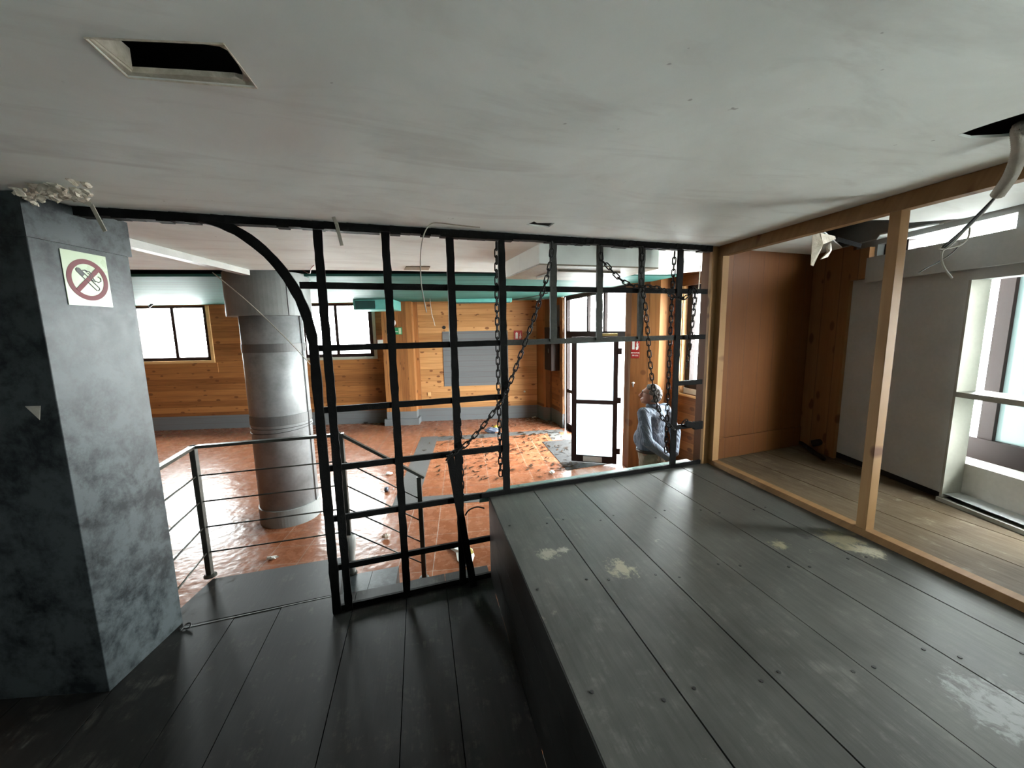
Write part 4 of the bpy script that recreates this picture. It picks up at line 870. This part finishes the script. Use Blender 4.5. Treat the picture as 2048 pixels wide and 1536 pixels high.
# dark wall cabinet left of the entrance
sa, za = ps(1122, 757); sb, zb = ps(1091, 657)
root = thing('wall_cabinet', 'tall dark brown wall cabinet left of the glass entrance', 'cabinet', sf(.5, za)); sb = max(.13, sb)
sfbox(MB(), .06, sA-.06, 1.33, 2.35, .01, .22).build('body', M['cabinet'], root, bevel=.006); sfbox(MB(), .10, sA-.10, 1.37, 2.31, .22, .232).build('door', M['cabinet'], root)
sfbox(MB(), sA-.2, sA-.185, 1.75, 1.85, .232, .25).build('handle', M['zinc'], root)
f = MB(); sfbox(f, sA-.34, sA-.03, 2.36, 2.86, -.02, .004); tag(f.build('glazed_panel', M['blue_grey']), 'pale louvred panel above the dark wall cabinet', 'panel')
# pier sign, hook
PR0, PR1 = sf(SE, 0, .02), V((2.95, 5.62, 0)); pt = (PR1-PR0).normalized(); pn = V((pt.y, -pt.x, 0))
def pp(px, py): s, z = P(px, py, (PR0.x, PR0.y), (PR1.x, PR1.y)); return Face(V((PR0.x, PR0.y, 0))+pt*s+V((0, 0, z))+pn*.003, pt, pn)
fc = pp(1271, 695); h_ = .165; root = thing('fire_sign', 'red extinguisher sign with white lettering on the pine pier right of the entrance', 'sign', fc.p(0, -h_))
fc.rect(MB(), -.066, -h_, .066, h_, 0, .004).build('plate', M['red'], root)
f = MB(); fc.rect(f, -.05, -.03, -.012, .11, .004, .006); fc.rect(f, -.042, .11, -.022, .13, .004, .006); f.build('extinguisher_symbol', M['sign_white'], root)
f = MB(); fc.poly(f, [(.012, -.04), (.042, -.03), (.052, .03), (.04, .01), (.045, .07), (.032, .04), (.034, .12), (.016, .06), (.02, .01), (.006, 0)], .004, .006); f.build('flame_symbol', M['sign_white'], root)
text('EXTINTOR', .027, M['sign_white'], fc.mtx(0, -.085, .0046), root); text('DE CO2', .027, M['sign_white'], fc.mtx(0, -.125, .0046), root)
fc = pp(1267, 767); root = thing('coat_hook', 'white tap-like hook on the pine pier', 'hook', fc.p(0, 0)); MB().ball(fc.p(0, .012, .012), .024, (1, 1, .7), 12, 8).build('plate', M['white_plastic'], root, True); MB().tube([fc.p(0, .01, .02), fc.p(.004, -.02, .04), fc.p(.004, -.05, .035)], .01, 8).build('spout', M['zinc'], root, True)
# pipe stub and clutter in the alcove corner
f = MB().tube([F(1600, 884, PL+.03), F(1648, 918, PL+.03)], .018, 10); tag(f.build('pipe', M['cabinet'], None, True), 'dark pipe lying in the alcove corner', 'pipe')
root = thing('pipe_elbow', 'dark pipe elbow with white collar in the alcove corner', 'pipe', F(1655, 900, PL)); c0 = F(1655, 896, PL+.06)
MB().tube(spline([c0+V((-.07, .1, .02)), c0+V((-.02, .03, .05)), c0+V((.02, -.02, .0)), c0+V((.03, -.05, -.05))], 6), .032, 10).build('elbow', M['cabinet'], root, True); MB().tube([c0+V((.0, -.05, -.05)), c0+V((.05, -.09, -.03))], .022, 10).build('collar', M['white_plastic'], root, True)

# ================================================================== FLOOR INLAYS, LITTER
def strip(pts, name, label, mt='pebble', h=.0025): return MB().prism([(x, y, .0) for x, y in pts], (0, 0, h)).build(name, M[mt])
o = MB(); quadp(o, [(-1.02, 5.05), (-.70, 5.05), (-.62, 8.55), (-.99, 8.55)], -.01, .002); quadp(o, [(-.62, 8.15), (2.2, 8.35), (2.2, 8.62), (-.62, 8.5)], -.01, .002); quadp(o, [(-.70, 5.05), (1.7, 5.05), (1.7, 5.35), (-.70, 5.35)], -.01, .002); quadp(o, [(1.78, 7.75), (2.08, 7.75), (2.06, 8.38), (1.80, 8.38)], -.01, .002)
st(o.build('trim', M['pebble']), 'grey pebble border inlaid in the terracotta floor', 'floor border').name = 'trim_14'
o = MB().prism([(1.55, 7.68, .001), (2.28, 7.74, .001), (2.5, 6.2, .001), (1.62, 6.0, .001)], (0, 0, .006)); tag(o.build('door_mat', M['mat_fibre']), 'grey entrance mat inside the open door', 'mat')
f = MB(); 
for i in range(520):
    px, py = (random.gauss(1030, 70), random.gauss(885, 24)) if i < 300 else (random.uniform(870, 1150), random.uniform(850, 960))
    if i > 440: px, py = random.gauss(1045, 30), random.gauss(868, 5)
    if i > 485: px, py = random.gauss(1135, 18), random.gauss(932, 4)
    py = min(max(py, 845), 985); c = F(px, py, .0098)
    if c.x > 2.1 or c.y > 9.3 or (.45 < c.x < 1.15 and 8.2 < c.y < 8.95): continue
    a = random.uniform(0, 6.3); L = random.uniform(.03, .075); d = V((math.cos(a), math.sin(a), 0)); e = V((-d.y, d.x, 0))*L*.3
    f.add([c-d*L, c+e+V((0, 0, .008)), c+d*L+V((0, 0, random.uniform(0, .02))), c-e+V((0, 0, .002))], [(0, 1, 2, 3)])
tag(f.build('leaf_litter', M['leaf'], fix=False), 'dry leaves scattered over the tiles inside the entrance', 'leaves', None, 'stuff')
def crumple(name, c, r, mt, label, cat, flat=.35, seed=1):
    random.seed(seed); b = MB(); b.ball((0, 0, 0), 1, (1, 1, 1), 12, 8)
    for v in b.v:
        n_ = noise.noise(v*1.7+V((seed, 0, 0)))*.5+noise.noise(v*4+V((0, seed, 0)))*.3; v *= (1+n_); v.x *= r[0]; v.y *= r[1]; v.z *= r[0]*flat
    zm = min(v.z for v in b.v)
    for v in b.v: v += V((c.x, c.y, c.z-zm))
    return tag(b.build(name, M[mt]), label, cat)
def flat_scrap(name, pts, z, mt, label, cat, parent=None):
    q = [F(px, py, z)+V((0, 0, random.uniform(0, .02))) for px, py in pts]; c = sum(q, V())/len(q)+V((0, 0, .035)); n = len(q); d = V((0, 0, .004))
    b = MB(); b.add([p for p in q]+[c]+[p+d for p in q]+[c+d], [((i+1) % n, i, n) for i in range(n)]+[(n+1+i, n+1+(i+1) % n, 2*n+1) for i in range(n)]+[(i, (i+1) % n, n+1+(i+1) % n, n+1+i) for i in range(n)])
    o = b.build(name, M[mt], parent)
    if label: tag(o, label, cat)
    return o
root = thing('paper_bag', 'crumpled white paper bag with yellow print lying by the stage corner', 'litter', F(925, 1115, 0))
flat_scrap('sheet', [(893, 1094), (916, 1088), (945, 1100), (949, 1112), (942, 1137), (926, 1132), (915, 1122), (912, 1106)], .003, 'paper', None, None, root)
flat_scrap('yellow_print', [(934, 1102), (944, 1101), (948, 1107), (938, 1112)], .042, 'yellow', None, None, root)
crumple('crumpled_wrapper', F(992, 861, .002), (.10, .07), 'yellow', 'yellow crumpled wrapper by the far grey border', 'litter', .5, 3)
crumple('crumpled_bag', F(985, 866, .002), (.16, .08), 'blue_grey', 'blue grey plastic bag beside the yellow wrapper', 'litter', .35, 5)
crumple('paper_ball', F(1104, 947, .002), (.045, .04), 'paper', 'white crumpled paper near the stage ledge', 'litter', .5, 8)
crumple('paper_ball', F(778, 949, .002), (.05, .035), 'paper', 'small white paper scrap on the glossy tiles behind the railing', 'litter', .4, 9)
crumple('paper_ball', F(545, 1118, .002), (.055, .02), 'paper', 'thin white scrap on the tiles near the landing edge', 'litter', .3, 10)
crumple('leaf_clump', F(771, 1077, .002), (.04, .02), 'plaster_bits', 'dry curled scrap on the tiles below the stair rail', 'litter', .7, 11)
root = thing('plastic_bottle', 'empty clear bottle with dark label lying on the tiles behind the stair rail', 'bottle', F(772, 979, .03))
p0, p1 = F(760, 979, .035), F(786, 978, .035); d = (p1-p0); MB().tube([p0, p0+d*.08, p0+d*.7, p0+d*.86, p1], [.02, .034, .034, .014, .012], 12).build('body', M['glass'], root, True)
MB().tube([p0+d*.38, p0+d*.62], .0352, 12).build('label_band', M['blue_grey'], root, True)
MB().tube([p1, p1+d*.06], .014, 10).build('cap', M['sign_white'], root, True)
f = MB().tube(spline([F(360, 1262, LN+.008), F(372, 1249, LN+.014), F(381, 1246, LN+.02), F(380, 1254, LN+.012), F(372, 1257, LN+.006)], 6), .006, 6); tag(f.build('cable_end', M['cable_black'], None, True), 'short black cable end sticking out at the foot of the pillar', 'cable')
f = MB().tube(spline([V((.115, 2.80, PL-.08)), V((.06, 2.82, PL-.075)), V((.0, 2.83, PL-.10)), V((-.03, 2.83, PL-.14))], 6), .006, 6); tag(f.build('cable_end', M['cable_black'], None, True), 'black cable stub poking from the front corner of the stage', 'cable')
f = MB(); c = F(1067, 834, .02); f.bar(c+V((-.05, -.05, 0)), c+V((.05, -.04, .015)), .05, .02); tag(f.build('plastic_clip', M['sign_white']), 'small white plastic piece in the far corner on the tiles', 'litter')
# nails in the boards
f = MB()
for y in (2.35, 1.72, 1.12, .62):
    for x0 in jl[:-1]:
        for dx in (.05, .30):
            x = x0+dx
            if x > 2.38: continue
            f.lathe((x-.1095*y+random.uniform(-.01, .01), y+random.uniform(-.05, .05), PL), [(.007, -.002), (.007, .0022)], 8)
tag(f.build('nail_heads', M['black'], fix=True), 'dark nail heads dotted along the stage boards', 'nails', None, 'stuff')

# ================================================================== STANDING MAN
def man():
    ht = 1.70; base = F(1306, 812, 1.46); base = V((2.05, 3.98, 0)); face = R_(118)
    Rz = Matrix.Rotation(face-math.pi/2, 4, 'Z'); T = Matrix.Translation(base) @ Rz
    root = thing('person', 'man in light blue shirt and beige trousers standing with hands clasped behind his back', 'person', base)
    def limb(mb, p0, p1, r0, r1, sc=(1, 1, 1), n=9):
        p0, p1 = V(p0), V(p1)
        for i in range(n+1): t = i/n; mb.ball(p0.lerp(p1, t), r0+(r1-r0)*t, sc, 14, 10)
    def fuse(mb, name, mat, vox, sm=4):
        o = mb.build(name, M[mat], None, True); r = o.modifiers.new('r', 'REMESH'); r.mode = 'VOXEL'; r.voxel_size = vox; s = o.modifiers.new('s', 'SMOOTH'); s.iterations = sm; s.factor = .5
        frozen(o); o.data.transform(T); o.data.polygons.foreach_set('use_smooth', [True]*len(o.data.polygons)); adopt(o, root)
        if not o.data.materials: o.data.materials.append(M[mat])
        return o
    HR = Matrix.Rotation(R_(38), 3, 'Z'); hc = V((-.01, .025, 1.575))
    HR = HR @ Matrix.Rotation(R_(12), 3, 'X')
    L_el, R_el = (-.275, -.125, 1.13), (.245, -.12, 1.14); L_w, R_w = (-.065, -.225, .945), (.09, -.215, .955)
    def arm(mb, k):
        for sx, el, wr in ((-1, L_el, L_w), (1, R_el, R_w)): limb(mb, (sx*.185, -.01, 1.395), el, .055+k, .046+k); limb(mb, el, wr, .045+k, .031+k)
    b = MB()                                  # body: one surface
    limb(b, (0, 0, .93), (0, .01, 1.30), .10, .10, (1.35, .9, 1)); limb(b, (0, -.005, 1.38), (0, .015, 1.50), .06, .056)
    arm(b, 0)
    for sx in (-1, 1): limb(b, (sx*.09, 0, .92), (sx*.1, .015, .5), .075, .055); limb(b, (sx*.1, .015, .5), (sx*.105, -.02, .09), .052, .035); limb(b, (sx*.105, -.03, .05), (sx*.12, .14, .04), .035, .03)
    def hd(p): return hc+HR @ V(p)
    b.ball(hc, 1, (.074, .094, .103), 22, 16, HR); b.ball(hd((0, .03, -.06)), 1, (.055, .062, .058), 18, 12, HR); b.ball(hd((0, .065, -.095)), .026, (1.1, .9, .8)); b.ball(hd((0, .085, .02)), 1, (.05, .018, .014), 12, 8, HR)
    limb(b, hd((0, .095, .005)), hd((0, .114, -.035)), .011, .016, n=4); b.ball(hd((.013, .105, -.04)), .009); b.ball(hd((-.013, .105, -.04)), .009)
    b.ball(hd((0, .094, -.072)), 1, (.024, .009, .006), 10, 6, HR); b.ball(hd((0, .092, -.083)), 1, (.021, .009, .006), 10, 6, HR)
    for sx in (-1, 1): b.ball(hd((sx*.076, -.008, -.012)), 1, (.009, .018, .031), 10, 8, HR)
    # hands: palms, four fingers, thumb each; left hand holds the right wrist
    for sx, wr, dr in ((-1, V(L_w), V((.86, .1, -.5))), (1, V(R_w), V((-.75, -.02, -.66)))):
        dr.normalize(); nrm = V((0, -1, 0)); side = dr.cross(nrm).normalized(); pc_ = wr+dr*.055
        limb(b, wr, wr+dr*.085, .024, .03, (1, .62, 1), 5); limb(b, wr+dr*.045+side*.02, wr+dr*.085+side*.028, .02, .016, (1, .7, 1), 3); limb(b, wr+dr*.045-side*.02, wr+dr*.085-side*.028, .02, .016, (1, .7, 1), 3)
        for i, ln in enumerate((.058, .068, .062, .048)):
            k0 = wr+dr*.09+side*(.031-.0205*i); k1 = k0+dr*ln*.5+V((0, -.006 if sx < 0 else .004, 0)); k2 = k1+dr*ln*.35+V((0, .022, -.004)); limb(b, k0, k1, .0098, .009, n=4); limb(b, k1, k2, .009, .0078, n=4)
        k0 = wr+dr*.03-side*.024 if sx < 0 else wr+dr*.03+side*.024; sg = -side if sx < 0 else side
        limb(b, k0, k0+dr*.035+sg*.026, .013, .011, n=4); limb(b, k0+dr*.035+sg*.026, k0+dr*.065+sg*.03+V((0, -.006, 0)), .011, .009, n=4)
    fuse(b, 'body', 'skin', .0055, 3)
    b = MB()                                  # shirt
    limb(b, (0, .02, .975), (0, .03, 1.14), .135, .138, (1.28, 1.05, .7)); limb(b, (0, .03, 1.14), (0, .005, 1.34), .134, .122, (1.38, 1.0, .8)); limb(b, (-.15, -.01, 1.385), (.15, -.01, 1.385), .068, .068, (1, 1.1, .95), 10); limb(b, (0, -.01, 1.40), (0, .005, 1.455), .075, .06)
    b.ball((0, .10, 1.07), .135, (1.1, .85, 1.0)); arm(b, .014)
    fuse(b, 'shirt', 'shirt', .009, 7)
    b = MB(); b.loft([[T @ V((a*math.cos(t), .0+a*math.sin(t)*1.05, z+.012*math.sin(t))) for t in [2*math.pi*i/32 for i in range(32)]] for a, z in ((.074, 1.44), (.069, 1.475), (.073, 1.477), (.08, 1.435))]).build('collar', M['shirt'], root, True)
    b = MB(); limb(b, (0, .015, .945), (0, -.0, .86), .13, .13, (1.28, 1.05, .6), 6)
    for sx in (-1, 1): limb(b, (sx*.085, -.01, .86), (sx*.1, .015, .5), .098, .072); limb(b, (sx*.1, .015, .5), (sx*.105, -.015, .07), .072, .066)
    fuse(b, 'trousers', 'trousers', .01, 6)
    b = MB(); b.loft([[T @ V((a*math.cos(t)*1.28, .015+a*math.sin(t)*1.05, z)) for t in [2*math.pi*i/40 for i in range(40)]] for a, z in ((.13, .945), (.141, .947), (.141, .977), (.13, .979))]).build('belt', M['leather'], root, True)
    b = MB()                                  # hair
    for i in range(520):
        u = random.uniform(-1, 1); ph = random.uniform(0, 6.283); q = V((math.sqrt(1-u*u)*math.cos(ph), math.sqrt(1-u*u)*math.sin(ph), u))
        lim = .62 if q.z > .55 else (.30 if q.z > .1 else -.12)
        if q.z < -.72 or q.y > lim: continue
        b.ball(hd((q.x*.073, q.y*.094-.003, q.z*.102+.005)), random.uniform(.014, .020), (1, 1, .9), 8, 6)
    fuse(b, 'hair', 'hair', .005, 2)
    f = MB()
    for sx in (-1, 1):
        f.tube([T @ hd((sx*(.034+.024*math.cos(t)), .102, .006+.018*math.sin(t))) for t in [2*math.pi*i/20 for i in range(20)]], .0018, 5, True); f.tube([T @ hd(p) for p in ((sx*.058, .1, .012), (sx*.078, .06, .012), (sx*.08, -.0, .01), (sx*.078, -.02, -.008))], .0018, 5)
    f.tube([T @ hd((-.01, .104, .008)), T @ hd((0, .112, .01)), T @ hd((.01, .104, .008))], .0018, 5); f.build('glasses', M['black'], root)
    for sx in (-1, 1):
        b = MB(); limb(b, (sx*.105, -.04, .045), (sx*.12, .15, .035), .047, .04, (1, 1, .8)); fuse(b, 'shoe', 'leather', .009, 3)
man()
